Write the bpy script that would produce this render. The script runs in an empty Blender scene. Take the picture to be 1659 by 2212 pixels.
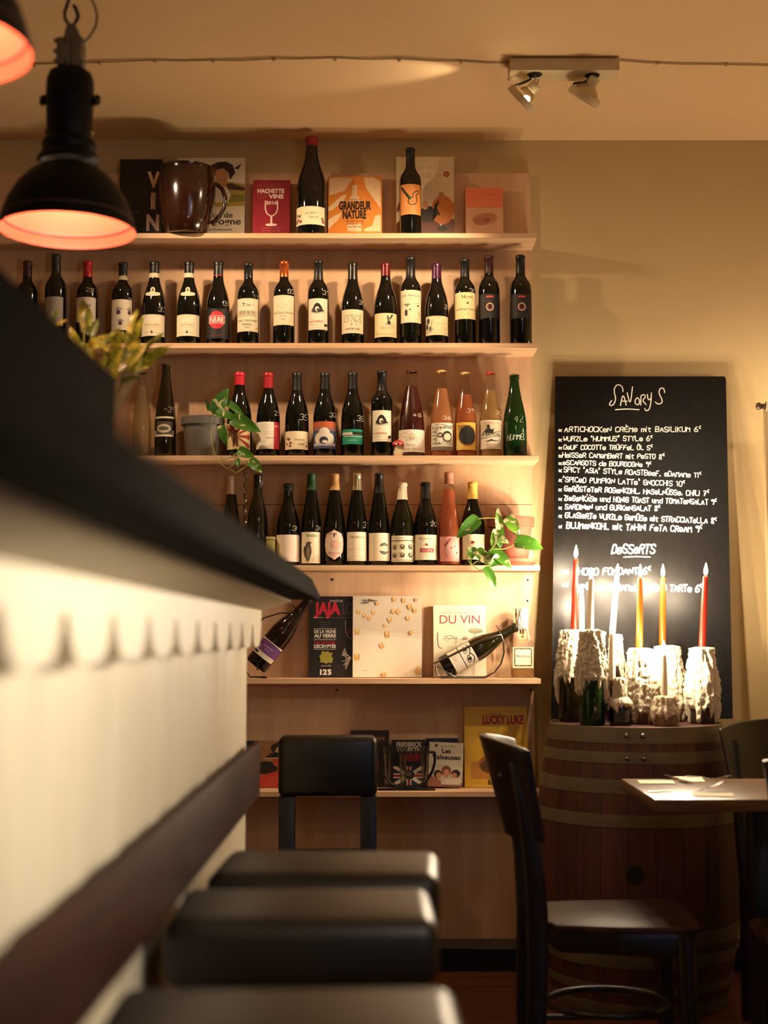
import bpy, bmesh, math, random
from mathutils import Vector, Matrix, noise
from math import sin, cos, pi, radians as R

scene = bpy.context.scene
COL = scene.collection
random.seed(7)

# ------------------------------------------------------------------ camera
FPX, CX, CY = 3072.0, 829.5, 1106.0          # 50 mm lens on a 36 mm high frame, in photo pixels
EYE = 1.22
PITCH = math.atan(264.0 / FPX)
SP, CP = sin(PITCH), cos(PITCH)
cam_d = bpy.data.cameras.new('camera')
cam_d.sensor_fit = 'VERTICAL'
cam_d.sensor_height = 36.0
cam_d.sensor_width = 27.0
cam_d.lens = 36.0 * FPX / 2212.0
cam_d.clip_start = 0.05
cam_d.dof.use_dof = True
cam_d.dof.focus_distance = 5.2
cam_d.dof.aperture_fstop = 1.9
cam = bpy.data.objects.new('camera', cam_d)
cam.location = (0, 0, EYE)
cam.rotation_euler = (pi / 2 + PITCH, 0, 0)
COL.objects.link(cam)
scene.camera = cam

# ------------------------------------------------------------------ view and world
vs = scene.view_settings
vs.view_transform = 'Standard'
vs.look = 'None'
vs.gamma = 1.0
vs.exposure = -0.30
vs.use_curve_mapping = False
cy = scene.cycles
cy.use_denoising = True
cy.max_bounces = 8
cy.diffuse_bounces = 4
cy.glossy_bounces = 4
cy.transmission_bounces = 6
cy.transparent_max_bounces = 16
cy.caustics_reflective = False
cy.caustics_refractive = False
cy.sample_clamp_indirect = 3.0
cy.sample_clamp_direct = 0.0
cy.use_light_tree = True
world = bpy.data.worlds.new('world')
world.use_nodes = True
world.node_tree.nodes['Background'].inputs[0].default_value = (0.50, 0.55, 0.7, 1)
world.node_tree.nodes['Background'].inputs[1].default_value = 0.012
scene.world = world

WARM = (1.0, 0.79, 0.56)
SPOTC = (1.0, 0.71, 0.43)

def lamp(name, kind, loc, energy, color=WARM, aim=None, size=0.03, angle=60, blend=0.5, sizey=None):
    d = bpy.data.lights.new(name, kind)
    d.energy = energy
    d.color = color
    if kind == 'AREA':
        d.size = size
        if sizey:
            d.shape = 'RECTANGLE'
            d.size_y = sizey
    else:
        d.shadow_soft_size = size
    if kind == 'SPOT':
        d.spot_size = R(angle)
        d.spot_blend = blend
    o = bpy.data.objects.new(name, d)
    o.location = loc
    if aim is not None:
        o.rotation_euler = (Vector(aim) - Vector(loc)).to_track_quat('-Z', 'Y').to_euler()
    COL.objects.link(o)
    return o

CEIL = 3.11
# the room's own lamps: shelf spots, pendants and wall lamps beyond the frame, plus added fills
lamp('shelf_spot_light', 'SPOT', (-1.20, 4.45, 2.98), 92, SPOTC, (0.15, 5.3, 1.95), 0.03, 76, 0.9)
lamp('track_spot_light', 'SPOT', (0.40, 4.60, 2.93), 60, SPOTC, (-0.35, 5.3, 2.05), 0.03, 88, 0.8)
lamp('track_back_light', 'SPOT', (0.44, 4.60, 3.00), 12, WARM, (-0.05, 4.66, 3.11), 0.01, 36, 0.8)
lamp('wall_lamp_light', 'POINT', (1.64, 5.05, 2.08), 4.5, WARM, None, 0.04)
lamp('side_pendant_light', 'SPOT', (1.35, 3.2, 2.45), 58, WARM, (1.45, 5.3, 1.55), 0.05, 50, 0.9)
lamp('room_fill_light', 'AREA', (0.9, 0.6, 2.75), 2.5, WARM, (0.6, 1.6, 0), 0.5)  # added general fill from above, not a particular lamp
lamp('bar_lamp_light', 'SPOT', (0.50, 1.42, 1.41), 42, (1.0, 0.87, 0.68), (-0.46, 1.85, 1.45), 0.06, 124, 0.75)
lamp('ceiling_fill_light', 'POINT', (0.7, 2.6, 2.35), 7.5, WARM, None, 0.15)  # added fill to brighten the ceiling; no lamp hangs here
lamp('window_daylight', 'AREA', (2.2, -1.6, 1.7), 15, (0.42, 0.60, 1.0), (0.9, 3.5, 0.7), 1.2, sizey=1.6)

# ------------------------------------------------------------------ pixel <-> place
def ray(u, v):
    x = (u - CX) / FPX
    y = (CY - v) / FPX
    return Vector((x, CP - y * SP, SP + y * CP))

def py(u, v, Y):                     # where the sight line meets the plane y = Y
    d = ray(u, v)
    return Vector((0, 0, EYE)) + d * (Y / d.y)

def pz(u, v, z):                     # where it meets the plane z
    d = ray(u, v)
    return Vector((0, 0, EYE)) + d * ((z - EYE) / d.z)

def pplane(u, v, p0, n):
    d = ray(u, v)
    o = Vector((0, 0, EYE))
    return o + d * ((p0 - o).dot(n) / d.dot(n))

# ------------------------------------------------------------------ materials
def lin(c):
    return c / 12.92 if c <= 0.04045 else ((c + 0.055) / 1.055) ** 2.4

def hexc(h):
    h = h.lstrip('#')
    return tuple(lin(int(h[i:i + 2], 16) / 255.0) for i in (0, 2, 4)) + (1.0,)

MATS = {}

def base_mat(name):
    m = bpy.data.materials.new(name)
    m.use_nodes = True
    nt = m.node_tree
    return m, nt, nt.nodes['Principled BSDF']

def flat(h, rough=0.55, metal=0.0, spec=0.5, coat=0.0, var=0.06, scale=30.0):
    """one colour with a faint noise mottling"""
    key = ('flat', h, rough, metal, spec, coat, var, scale)
    if key in MATS:
        return MATS[key]
    m, nt, b = base_mat('paint_' + h.strip('#'))
    c = hexc(h)
    tc = nt.nodes.new('ShaderNodeTexCoord')
    n = nt.nodes.new('ShaderNodeTexNoise')
    n.inputs['Scale'].default_value = scale
    n.inputs['Detail'].default_value = 3
    mx = nt.nodes.new('ShaderNodeMix')
    mx.data_type = 'RGBA'
    mx.inputs[6].default_value = tuple(x * (1 - var) for x in c[:3]) + (1,)
    mx.inputs[7].default_value = tuple(min(1, x * (1 + var)) for x in c[:3]) + (1,)
    nt.links.new(tc.outputs['Object'], n.inputs['Vector'])
    nt.links.new(n.outputs['Fac'], mx.inputs[0])
    nt.links.new(mx.outputs[2], b.inputs['Base Color'])
    b.inputs['Roughness'].default_value = rough
    b.inputs['Metallic'].default_value = metal
    b.inputs['Specular IOR Level'].default_value = spec
    b.inputs['Coat Weight'].default_value = coat
    b.inputs['Coat Roughness'].default_value = 0.12
    MATS[key] = m
    return m

def grain(name, dark, light, stretch=(1, 1, 14), scale=6, rough=0.5, bump=0.0, coat=0.0, detail=5, spec=0.5):
    """wood: noise stretched along the grain; stretch is the coordinate multiplier"""
    if name in MATS:
        return MATS[name]
    m, nt, b = base_mat(name)
    tc = nt.nodes.new('ShaderNodeTexCoord')
    mp = nt.nodes.new('ShaderNodeMapping')
    mp.inputs['Scale'].default_value = stretch
    n = nt.nodes.new('ShaderNodeTexNoise')
    n.inputs['Scale'].default_value = scale
    n.inputs['Detail'].default_value = detail
    n.inputs['Distortion'].default_value = 0.6
    r = nt.nodes.new('ShaderNodeValToRGB')
    r.color_ramp.elements[0].position = 0.3
    r.color_ramp.elements[0].color = hexc(dark)
    r.color_ramp.elements[1].position = 0.72
    r.color_ramp.elements[1].color = hexc(light)
    nt.links.new(tc.outputs['Object'], mp.inputs['Vector'])
    nt.links.new(mp.outputs['Vector'], n.inputs['Vector'])
    nt.links.new(n.outputs['Fac'], r.inputs['Fac'])
    nt.links.new(r.outputs['Color'], b.inputs['Base Color'])
    b.inputs['Roughness'].default_value = rough
    b.inputs['Coat Weight'].default_value = coat
    b.inputs['Specular IOR Level'].default_value = spec
    b.inputs['Coat Roughness'].default_value = 0.15
    if bump:
        bp = nt.nodes.new('ShaderNodeBump')
        bp.inputs['Strength'].default_value = bump
        bp.inputs['Distance'].default_value = 0.004
        nt.links.new(n.outputs['Fac'], bp.inputs['Height'])
        nt.links.new(bp.outputs['Normal'], b.inputs['Normal'])
    MATS[name] = m
    return m

def plaster(name, h1, h2, scale=3.0, bump=0.15, rough=0.85):
    if name in MATS:
        return MATS[name]
    m, nt, b = base_mat(name)
    tc = nt.nodes.new('ShaderNodeTexCoord')
    n = nt.nodes.new('ShaderNodeTexNoise')
    n.inputs['Scale'].default_value = scale
    n.inputs['Detail'].default_value = 6
    mx = nt.nodes.new('ShaderNodeMix')
    mx.data_type = 'RGBA'
    mx.inputs[6].default_value = hexc(h1)
    mx.inputs[7].default_value = hexc(h2)
    n2 = nt.nodes.new('ShaderNodeTexNoise')
    n2.inputs['Scale'].default_value = 60
    n2.inputs['Detail'].default_value = 4
    bp = nt.nodes.new('ShaderNodeBump')
    bp.inputs['Strength'].default_value = bump
    bp.inputs['Distance'].default_value = 0.003
    L = nt.links.new
    L(tc.outputs['Object'], n.inputs['Vector'])
    L(tc.outputs['Object'], n2.inputs['Vector'])
    L(n.outputs['Fac'], mx.inputs[0])
    L(mx.outputs[2], b.inputs['Base Color'])
    L(n2.outputs['Fac'], bp.inputs['Height'])
    L(bp.outputs['Normal'], b.inputs['Normal'])
    b.inputs['Roughness'].default_value = rough
    MATS[name] = m
    return m

def clear_glass(name, tint, gloss=0.06):
    """thin glass: tinted see-through with a Fresnel reflection"""
    if name in MATS:
        return MATS[name]
    m = bpy.data.materials.new(name)
    m.use_nodes = True
    nt = m.node_tree
    nt.nodes.remove(nt.nodes['Principled BSDF'])
    out = nt.nodes['Material Output']
    t = nt.nodes.new('ShaderNodeBsdfTransparent')
    t.inputs['Color'].default_value = hexc(tint)
    g = nt.nodes.new('ShaderNodeBsdfGlossy')
    g.inputs['Roughness'].default_value = gloss
    lw = nt.nodes.new('ShaderNodeLayerWeight')
    lw.inputs['Blend'].default_value = 0.5
    pw = nt.nodes.new('ShaderNodeMath'); pw.operation = 'POWER'; pw.inputs[1].default_value = 3.5
    f = nt.nodes.new('ShaderNodeMath'); f.operation = 'MULTIPLY_ADD'; f.inputs[1].default_value = 0.75; f.inputs[2].default_value = 0.035
    nt.links.new(lw.outputs['Facing'], pw.inputs[0])
    nt.links.new(pw.outputs[0], f.inputs[0])
    mx = nt.nodes.new('ShaderNodeMixShader')
    nt.links.new(f.outputs[0], mx.inputs[0])
    nt.links.new(t.outputs[0], mx.inputs[1])
    nt.links.new(g.outputs[0], mx.inputs[2])
    nt.links.new(mx.outputs[0], out.inputs['Surface'])
    MATS[name] = m
    return m

def juice(name, h, through=0.55):
    """wine seen through glass: part coloured body, part see-through"""
    if name in MATS:
        return MATS[name]
    m = bpy.data.materials.new(name)
    m.use_nodes = True
    nt = m.node_tree
    b = nt.nodes['Principled BSDF']
    b.inputs['Base Color'].default_value = hexc(h)
    b.inputs['Roughness'].default_value = 0.3
    b.inputs['Specular IOR Level'].default_value = 0.0
    out = nt.nodes['Material Output']
    t = nt.nodes.new('ShaderNodeBsdfTransparent')
    t.inputs['Color'].default_value = tuple(math.sqrt(c) for c in hexc(h)[:3]) + (1,)
    mx = nt.nodes.new('ShaderNodeMixShader')
    mx.inputs[0].default_value = through
    nt.links.new(b.outputs[0], mx.inputs[1])
    nt.links.new(t.outputs[0], mx.inputs[2])
    nt.links.new(mx.outputs[0], out.inputs['Surface'])
    MATS[name] = m
    return m

def glow(name, color, strength):
    if name in MATS:
        return MATS[name]
    m = bpy.data.materials.new(name)
    m.use_nodes = True
    nt = m.node_tree
    nt.nodes.remove(nt.nodes['Principled BSDF'])
    e = nt.nodes.new('ShaderNodeEmission')
    e.inputs['Color'].default_value = (*color, 1)
    e.inputs['Strength'].default_value = strength
    nt.links.new(e.outputs[0], nt.nodes['Material Output'].inputs['Surface'])
    MATS[name] = m
    return m

def waxy(name, h, trans=0.4, rough=0.45):
    if name in MATS:
        return MATS[name]
    m, nt, b = base_mat(name)
    b.inputs['Base Color'].default_value = hexc(h)
    b.inputs['Roughness'].default_value = rough
    tr = nt.nodes.new('ShaderNodeBsdfTranslucent')
    tr.inputs['Color'].default_value = hexc(h)
    mx = nt.nodes.new('ShaderNodeMixShader')
    mx.inputs[0].default_value = trans
    nt.links.new(b.outputs[0], mx.inputs[1])
    nt.links.new(tr.outputs[0], mx.inputs[2])
    nt.links.new(mx.outputs[0], nt.nodes['Material Output'].inputs['Surface'])
    MATS[name] = m
    return m

def leafy(name, green, pale, scale=18, thr=0.55, trans=0.25):
    if name in MATS:
        return MATS[name]
    m, nt, b = base_mat(name)
    tc = nt.nodes.new('ShaderNodeTexCoord')
    n = nt.nodes.new('ShaderNodeTexNoise')
    n.inputs['Scale'].default_value = scale
    n.inputs['Detail'].default_value = 5
    n.inputs['Distortion'].default_value = 1.2
    r = nt.nodes.new('ShaderNodeValToRGB')
    r.color_ramp.elements[0].position = thr
    r.color_ramp.elements[0].color = hexc(green)
    r.color_ramp.elements[1].position = thr + 0.1
    r.color_ramp.elements[1].color = hexc(pale)
    tr = nt.nodes.new('ShaderNodeBsdfTranslucent')
    mx = nt.nodes.new('ShaderNodeMixShader')
    mx.inputs[0].default_value = trans
    L = nt.links.new
    L(tc.outputs['Object'], n.inputs['Vector'])
    L(n.outputs['Fac'], r.inputs['Fac'])
    L(r.outputs['Color'], b.inputs['Base Color'])
    L(r.outputs['Color'], tr.inputs['Color'])
    b.inputs['Roughness'].default_value = 0.35
    L(b.outputs[0], mx.inputs[1])
    L(tr.outputs[0], mx.inputs[2])
    L(mx.outputs[0], nt.nodes['Material Output'].inputs['Surface'])
    MATS[name] = m
    return m

DARKGLASS = flat('0b0c08', 0.06, 0, 0.5, 0.0, 0.02)
BROWNGLASS = flat('1c1408', 0.06, 0, 0.5, 0.0, 0.02)
GREENGLASS = flat('0e300e', 0.06, 0, 0.6, 0.0, 0.1)
CLEAR = clear_glass('clear_glass', 'fbfaf5')
CHALK = flat('f4efe6', 0.8)
MARKER = flat('efe6d6', 0.6)
LEATHER = flat('0b0a0a', 0.33, 0, 0.5, 0.0, 0.25, 90)
BLACKWOOD = grain('dark_stained_wood', '0a0504', '170b08', (1, 1, 0.12), 22, 0.36, 0.0, 0.12)
METAL = flat('8a857c', 0.25, 1.0)
DARKMETAL = flat('2b2b2d', 0.3, 0.9)

# ------------------------------------------------------------------ mesh helpers
def merge(dst, src, M=None, mat=None):
    if M is not None:
        bmesh.ops.transform(src, matrix=M, verts=src.verts)
    if mat is not None:
        for f in src.faces:
            f.material_index = mat
    t = bpy.data.meshes.new('tmp')
    src.to_mesh(t)
    src.free()
    dst.from_mesh(t)
    bpy.data.meshes.remove(t)

def box(bm, lo, hi, mat=0, bev=0.0, M=None, seg=2):
    b = bmesh.new()
    bmesh.ops.create_cube(b, size=1.0)
    lo, hi = Vector(lo), Vector(hi)
    s = hi - lo
    c = (hi + lo) / 2
    for v in b.verts:
        v.co = Vector((v.co.x * s.x, v.co.y * s.y, v.co.z * s.z)) + c
    if bev:
        bmesh.ops.bevel(b, geom=b.edges[:], offset=min(bev, min(s) * 0.49), segments=seg, profile=0.5, affect='EDGES')
    merge(bm, b, M, mat)

def tube(bm, pts, rad, n=8, mat=0, caps=True, closed=False):
    pts = [Vector(p) for p in pts]
    k = len(pts)
    rads = rad if isinstance(rad, (list, tuple)) else [rad] * k
    rings = []
    up = Vector((0.123, 0.331, 0.94))
    for i, p in enumerate(pts):
        if closed:
            t = pts[(i + 1) % k] - pts[i - 1]
        else:
            t = pts[min(i + 1, k - 1)] - pts[max(i - 1, 0)]
        t.normalize()
        a = t.cross(up)
        if a.length < 0.05:
            a = t.cross(Vector((1, 0, 0)))
        a.normalize()
        b = t.cross(a)
        rings.append([bm.verts.new(p + (a * cos(2 * pi * j / n) + b * sin(2 * pi * j / n)) * rads[i]) for j in range(n)])
    rng = range(k if closed else k - 1)
    for i in rng:
        r0, r1 = rings[i], rings[(i + 1) % k]
        for j in range(n):
            f = bm.faces.new((r0[j], r0[(j + 1) % n], r1[(j + 1) % n], r1[j]))
            f.material_index = mat
    if caps and not closed:
        for r in (rings[0][::-1], rings[-1]):
            f = bm.faces.new(r)
            f.material_index = mat

def lathe(bm, prof, n=32, mat=0, c=(0, 0, 0), M=None):
    """prof: (r, z) list from bottom to top; r == 0 ends close to a point"""
    b = bmesh.new()
    rings = []
    for r, z in prof:
        if r < 1e-6:
            rings.append([b.verts.new((c[0], c[1], c[2] + z))])
        else:
            rings.append([b.verts.new((c[0] + r * cos(2 * pi * j / n), c[1] + r * sin(2 * pi * j / n), c[2] + z)) for j in range(n)])
    for r0, r1 in zip(rings, rings[1:]):
        for j in range(n):
            k = (j + 1) % n
            if len(r0) == 1 and len(r1) == 1:
                continue
            if len(r0) == 1:
                b.faces.new((r0[0], r1[k], r1[j]))
            elif len(r1) == 1:
                b.faces.new((r0[j], r0[k], r1[0]))
            else:
                b.faces.new((r0[j], r0[k], r1[k], r1[j]))
    bmesh.ops.recalc_face_normals(b, faces=b.faces[:])
    merge(bm, b, M, mat)

def extrude_poly(bm, poly, a0, a1, axis='y', mat=0, M=None, bev=0):
    """poly in the plane across the axis, swept from a0 to a1"""
    b = bmesh.new()
    def put(p, a):
        if axis == 'y':
            return (p[0], a, p[1])
        if axis == 'x':
            return (a, p[0], p[1])
        return (p[0], p[1], a)
    v0 = [b.verts.new(put(p, a0)) for p in poly]
    v1 = [b.verts.new(put(p, a1)) for p in poly]
    k = len(poly)
    b.faces.new(v0)
    b.faces.new(v1[::-1])
    for i in range(k):
        b.faces.new((v0[i], v0[(i + 1) % k], v1[(i + 1) % k], v1[i]))
    bmesh.ops.recalc_face_normals(b, faces=b.faces[:])
    if bev:
        bmesh.ops.bevel(b, geom=b.edges[:], offset=bev, segments=2, profile=0.5, affect='EDGES')
    merge(bm, b, M, mat)

def obj(name, bm, mats, parent=None, smooth=35, loc=None):
    me = bpy.data.meshes.new(name)
    bm.to_mesh(me)
    bm.free()
    for m in (mats if isinstance(mats, (list, tuple)) else [mats]):
        me.materials.append(m)
    if smooth:
        me.shade_smooth()
        me.set_sharp_from_angle(angle=R(smooth))
    o = bpy.data.objects.new(name, me)
    COL.objects.link(o)
    if parent is not None:
        o.parent = parent
    if loc is not None:
        o.location = loc
    return o

def tag(o, label=None, cat=None, group=None, kind=None):
    if label:
        o['label'] = label
    if cat:
        o['category'] = cat
    if group:
        o['group'] = group
    if kind:
        o['kind'] = kind
    return o

def thing(name, label, cat, loc=(0, 0, 0), rot=(0, 0, 0), group=None):
    o = bpy.data.objects.new(name, None)
    o.empty_display_size = 0.05
    o.location = loc
    o.rotation_euler = rot
    COL.objects.link(o)
    return tag(o, label, cat, group)

def struct(name, bm, mats, smooth=0, label=None):
    o = obj(name, bm, mats, None, smooth)
    o['kind'] = 'structure'
    if label:
        o['label'] = label
    return o

# ------------------------------------------------------------------ handwriting: a small stroke alphabet on a 4 x 6 grid
GL = {
 'A': '00 26 40|12 32', 'B': '00 06|06 36 45 44 33 03|33 43 41 30 00', 'C': '45 36 16 05 01 10 30 41',
 'D': '00 06 26 45 41 20 00', 'E': '46 06 00 40|03 33', 'F': '46 06 00|03 33', 'G': '45 36 16 05 01 10 30 41 43 23',
 'H': '06 00|46 40|03 43', 'I': '16 10', 'J': '36 31 20 10 01', 'K': '06 00|46 03 40', 'L': '06 00 40',
 'M': '00 06 23 46 40', 'N': '00 06 40 46', 'O': '26 16 05 01 10 30 41 45 36 26', 'P': '00 06 36 45 44 33 03',
 'Q': '26 16 05 01 10 30 41 45 36 26|22 50', 'R': '00 06 36 45 44 33 03|23 40', 'S': '45 36 16 05 04 13 33 42 41 30 10 01',
 'T': '06 46|26 20', 'U': '06 01 10 30 41 46', 'V': '06 20 46', 'W': '06 10 24 30 46', 'X': '06 40|46 00', 'Y': '06 23 46|23 20',
 'Z': '06 46 00 40', '0': '26 16 05 01 10 30 41 45 36 26', '1': '05 26 20', '2': '05 16 36 45 44 00 40',
 '3': '05 16 36 45 44 33 23|33 42 41 30 10 01', '4': '30 36 02 42', '5': '46 06 03 33 42 41 30 10 01',
 '6': '36 15 02 01 10 30 41 42 33 13 02', '7': '06 46 10|13 33', '8': '23 05 16 36 45 23 01 10 30 41 23',
 '9': '43 34 14 05 16 36 45 43 30', 'e': '02 42 43 34 14 03 01 10 30 41', 'i': '04 00|06 05', 't': '15 11 20 30|04 34',
 'm': '00 04|03 14 23 20|23 34 43 40', 'u': '04 01 10 30 34|34 30', 'n': '00 04|03 14 34 43 40', 'd': '46 40|43 34 14 03 01 10 30 41',
 '~': '44 22 10 01 03 14 22 40', ',': '11 00', '.': '00 10', '"': '05 07|15 17', '-': '03 33', "'": '05 07',
 '$': '27 17 06 05 14 24|05 15', 'y': '06 03 13 33|46 42 30 10', 's': '34 14 03 12 32 41 30 00', 'r': '00 04|03 14 34',
 'o': '24 14 03 01 10 30 41 43 34 24', 'l': '06 00', 'a': '34 14 03 01 10 30 33|34 30', 'h': '06 00|03 14 34 43 40', 'c': '43 34 14 03 01 10 30 41',
 'k': '06 00|34 02 30', 'g': '34 14 03 12 32 34 30', 'f': '36 26 15 10|03 23', 'v': '04 20 44', 'b': '06 00|03 14 34 43 41 30 10 01', 'p': '04 00|04 34 43 32 02', 'w': '04 10 23 30 44', 'z': '04 44 00 40',
}
ADV = {'I': 1.6, 'i': 0.9, 'l': 0.9, ',': 1.6, '.': 1.6, '"': 1.8, "'": 0.9, '1': 2.6, 't': 3.2, ' ': 2.6, 'J': 3.2, '$': 2.4, '-': 3.2, 's': 3.6}
ACC = {'Ü': ('U', '17 18|37 38'), 'Ö': ('O', '17 18|37 38'), 'Ä': ('A', '07 08|47 48'), 'È': ('E', '18 27'), 'É': ('E', '17 28'), 'Ó': ('O', '17 28')}

def chaikin(p, it=2):
    for _ in range(it):
        if len(p) < 3:
            return p
        q = [p[0]]
        for a, b in zip(p, p[1:]):
            q.append((a[0] * .75 + b[0] * .25, a[1] * .75 + b[1] * .25))
            q.append((a[0] * .25 + b[0] * .75, a[1] * .25 + b[1] * .75))
        q.append(p[-1])
        p = q
    return p

def hand_strokes(s, jitter=0.25, seed=1):
    """list of polylines in glyph units (cap height 6) and the full advance"""
    rnd = random.Random(seed)
    out, x = [], 0.0
    for ch in s:
        extra = None
        if ch in ACC:
            ch, extra = ACC[ch]
        a = ADV.get(ch, 4.0)
        g = GL.get(ch)
        if g:
            g = g + ('|' + extra if extra else '')
            dy = rnd.uniform(-.25, .25)
            for st in g.split('|'):
                pts = [(int(t[0]) + rnd.uniform(-jitter, jitter) + x, int(t[1]) + dy + rnd.uniform(-jitter, jitter)) for t in st.split()]
                out.append(chaikin(pts))
        x += a + 1.25
    return out, x - 1.25

def ribbon(pts, hw):
    """quads following a 2D polyline"""
    L, Rr = [], []
    k = len(pts)
    for i in range(k):
        a = Vector(pts[max(i - 1, 0)])
        b = Vector(pts[min(i + 1, k - 1)])
        t = b - a
        if t.length < 1e-9:
            t = Vector((1, 0))
        t.normalize()
        n = Vector((-t.y, t.x)) * hw
        p = Vector(pts[i])
        if i == 0:
            p = p - t * hw * .6
        if i == k - 1:
            p = p + t * hw * .6
        L.append(p + n)
        Rr.append(p - n)
    return [(Rr[i], Rr[i + 1], L[i + 1], L[i]) for i in range(k - 1)]

# ------------------------------------------------------------------ printed artwork on labels and covers
TXT = {}

def text_geo(s, bold=0.0):
    key = (s, bold)
    if key not in TXT:
        c = bpy.data.curves.new('t', 'FONT')
        c.body = s
        c.resolution_u = 4
        c.offset = bold
        o = bpy.data.objects.new('t', c)
        m = bpy.data.meshes.new_from_object(o)
        vs_ = [(v.co.x, v.co.y) for v in m.vertices]
        fs = [tuple(p.vertices) for p in m.polygons]
        bpy.data.objects.remove(o)
        bpy.data.curves.remove(c)
        bpy.data.meshes.remove(m)
        x0 = min(v[0] for v in vs_)
        x1 = max(v[0] for v in vs_)
        TXT[key] = ([((x - x0) / 0.682, y / 0.682) for x, y in vs_], fs, (x1 - x0) / 0.682)
    return TXT[key]

class Art:
    """flat artwork, u and v from 0 to 1 over a sheet W x H metres"""
    def __init__(self, W, H, paper, rough=0.6, outline=None):
        self.W, self.H = W, H
        self.bm = bmesh.new()
        self.mats = []
        self.n = 0
        self.rough = rough
        self.step = 0.00007
        self.outline = outline
        if outline:
            self.poly(outline, paper)
        else:
            self.rect(0, 0, 1, 1, paper)

    def mi(self, col):
        m = flat(col, self.rough, var=0.04) if isinstance(col, str) else col
        if m not in self.mats:
            self.mats.append(m)
        return self.mats.index(m)

    def face(self, pts, mi):
        vs_ = [self.bm.verts.new((p[0], p[1], self.n * self.step)) for p in pts]
        try:
            f = self.bm.faces.new(vs_)
            f.normal_update()
            if f.normal.z < 0:
                f.normal_flip()
            f.material_index = mi
        except ValueError:
            pass

    vb = 0.0            # share of the sheet's foot left plain (hidden behind the shelf edge)

    def V(self, v):
        return self.vb + v * (1 - self.vb)

    def P(self, u, v):
        return (u * self.W, self.V(v) * self.H)

    def poly(self, pts, col):
        self.face([self.P(*p) for p in pts], self.mi(col))
        self.n += 1
        return self

    def rect(self, u0, v0, u1, v1, col):
        return self.poly([(u0, v0), (u1, v0), (u1, v1), (u0, v1)], col)

    def ell(self, cu, cv, ru, rv, col, n=20, a0=0, a1=2 * pi):
        return self.poly([(cu + ru * cos(a0 + (a1 - a0) * i / n), cv + rv * sin(a0 + (a1 - a0) * i / n)) for i in range(n)], col)

    def text(self, s, cu, v0, h, col, w=None, bold=0.0, left=False):
        vs_, fs, tw = text_geo(s, bold)
        hh = h * self.H * (1 - self.vb)
        sx = hh if w is None else w * self.W / tw
        x0 = cu * self.W - (0 if left else tw * sx / 2)
        y0 = self.V(v0) * self.H
        mi = self.mi(col)
        z = self.n * self.step
        nv = [self.bm.verts.new((x0 + x * sx, y0 + y * hh, z)) for x, y in vs_]
        for f in fs:
            try:
                q = self.bm.faces.new([nv[i] for i in f])
                q.normal_update()
                if q.normal.z < 0:
                    q.normal_flip()
                q.material_index = mi
            except ValueError:
                pass
        self.n += 1
        return self

    def line(self, pts, lw, col, smooth=True):
        p = [self.P(*q) for q in pts]
        if smooth:
            p = chaikin(p)
        mi = self.mi(col)
        for q in ribbon(p, lw / 2):
            self.face(q, mi)
        self.n += 1
        return self

    def hand(self, s, u0, v0, u1, v1, h, col, lw=0.0012, seed=1, slant=0.15):
        st, adv = hand_strokes(s, 0.2, seed)
        mi = self.mi(col)
        for p in st:
            q = []
            for x, y in p:
                t = x / adv
                q.append((((u0 + (u1 - u0) * t) * self.W) + slant * y / 6 * h * self.H, self.V(v0 + (v1 - v0) * t + y / 6 * h) * self.H))
            for f in ribbon(q, lw / 2):
                self.face(f, mi)
        self.n += 1
        return self

    def lines(self, n, v0, v1, col, u0=0.2, u1=0.8, lw=0.0007, seed=0):
        """rows of unreadably small print"""
        r = random.Random(seed)
        for i in range(n):
            v = v0 + (v1 - v0) * i / max(1, n - 1)
            a = u0
            while a < u1 - 0.02:
                b = min(u1, a + r.uniform(.03, .12))
                self.rect(a, v, b, v + lw / self.H, col)
                self.n -= 1
                a = b + 0.02
        self.n += 1
        return self

    def lay(self, fn, cut=None, name='label', parent=None):
        """bend the sheet with fn(x, y, off) -> place"""
        if cut:
            x = cut
            while x < self.W:
                bmesh.ops.bisect_plane(self.bm, geom=self.bm.verts[:] + self.bm.edges[:] + self.bm.faces[:], plane_co=(x, 0, 0), plane_no=(1, 0, 0))
                x += cut
        if not self.outline and self.W < .9:
            for co, no in (((0, 0, 0), (-1, 0, 0)), ((self.W, 0, 0), (1, 0, 0)), ((0, 0, 0), (0, -1, 0)), ((0, self.H, 0), (0, 1, 0))):
                bmesh.ops.bisect_plane(self.bm, geom=self.bm.verts[:] + self.bm.edges[:] + self.bm.faces[:], plane_co=co, plane_no=no, clear_outer=True)
        for v in self.bm.verts:
            v.co = fn(v.co.x, v.co.y, v.co.z)
        return obj(name, self.bm, self.mats, parent, 0)
# ================================================================== the room
WALLY, PANELY, SHELFY, BOTY = 5.32, 5.30, 5.13, 5.20
WALLM = plaster('wall_paint', 'cbb386', 'bfa677')
CEILM = plaster('ceiling_paint', 'dfbd8e', 'd6b282', 2.0, 0.08)
bm = bmesh.new(); box(bm, (-2.7, WALLY, 0), (2.4, WALLY + .12, CEIL)); struct('wall_back', bm, WALLM)
bm = bmesh.new(); box(bm, (-2.82, -2.6, 0), (-2.7, WALLY + .12, CEIL)); struct('wall_left', bm, WALLM)
bm = bmesh.new(); box(bm, (2.4, -2.6, 0), (2.52, WALLY + .12, CEIL)); struct('wall_right', bm, WALLM)
bm = bmesh.new(); box(bm, (-2.82, -2.72, 0), (2.52, -2.6, CEIL)); struct('wall_front', bm, WALLM)
bm = bmesh.new(); box(bm, (-2.82, -2.72, CEIL), (2.52, WALLY + .12, CEIL + .1)); struct('ceiling', bm, CEILM)

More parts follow.
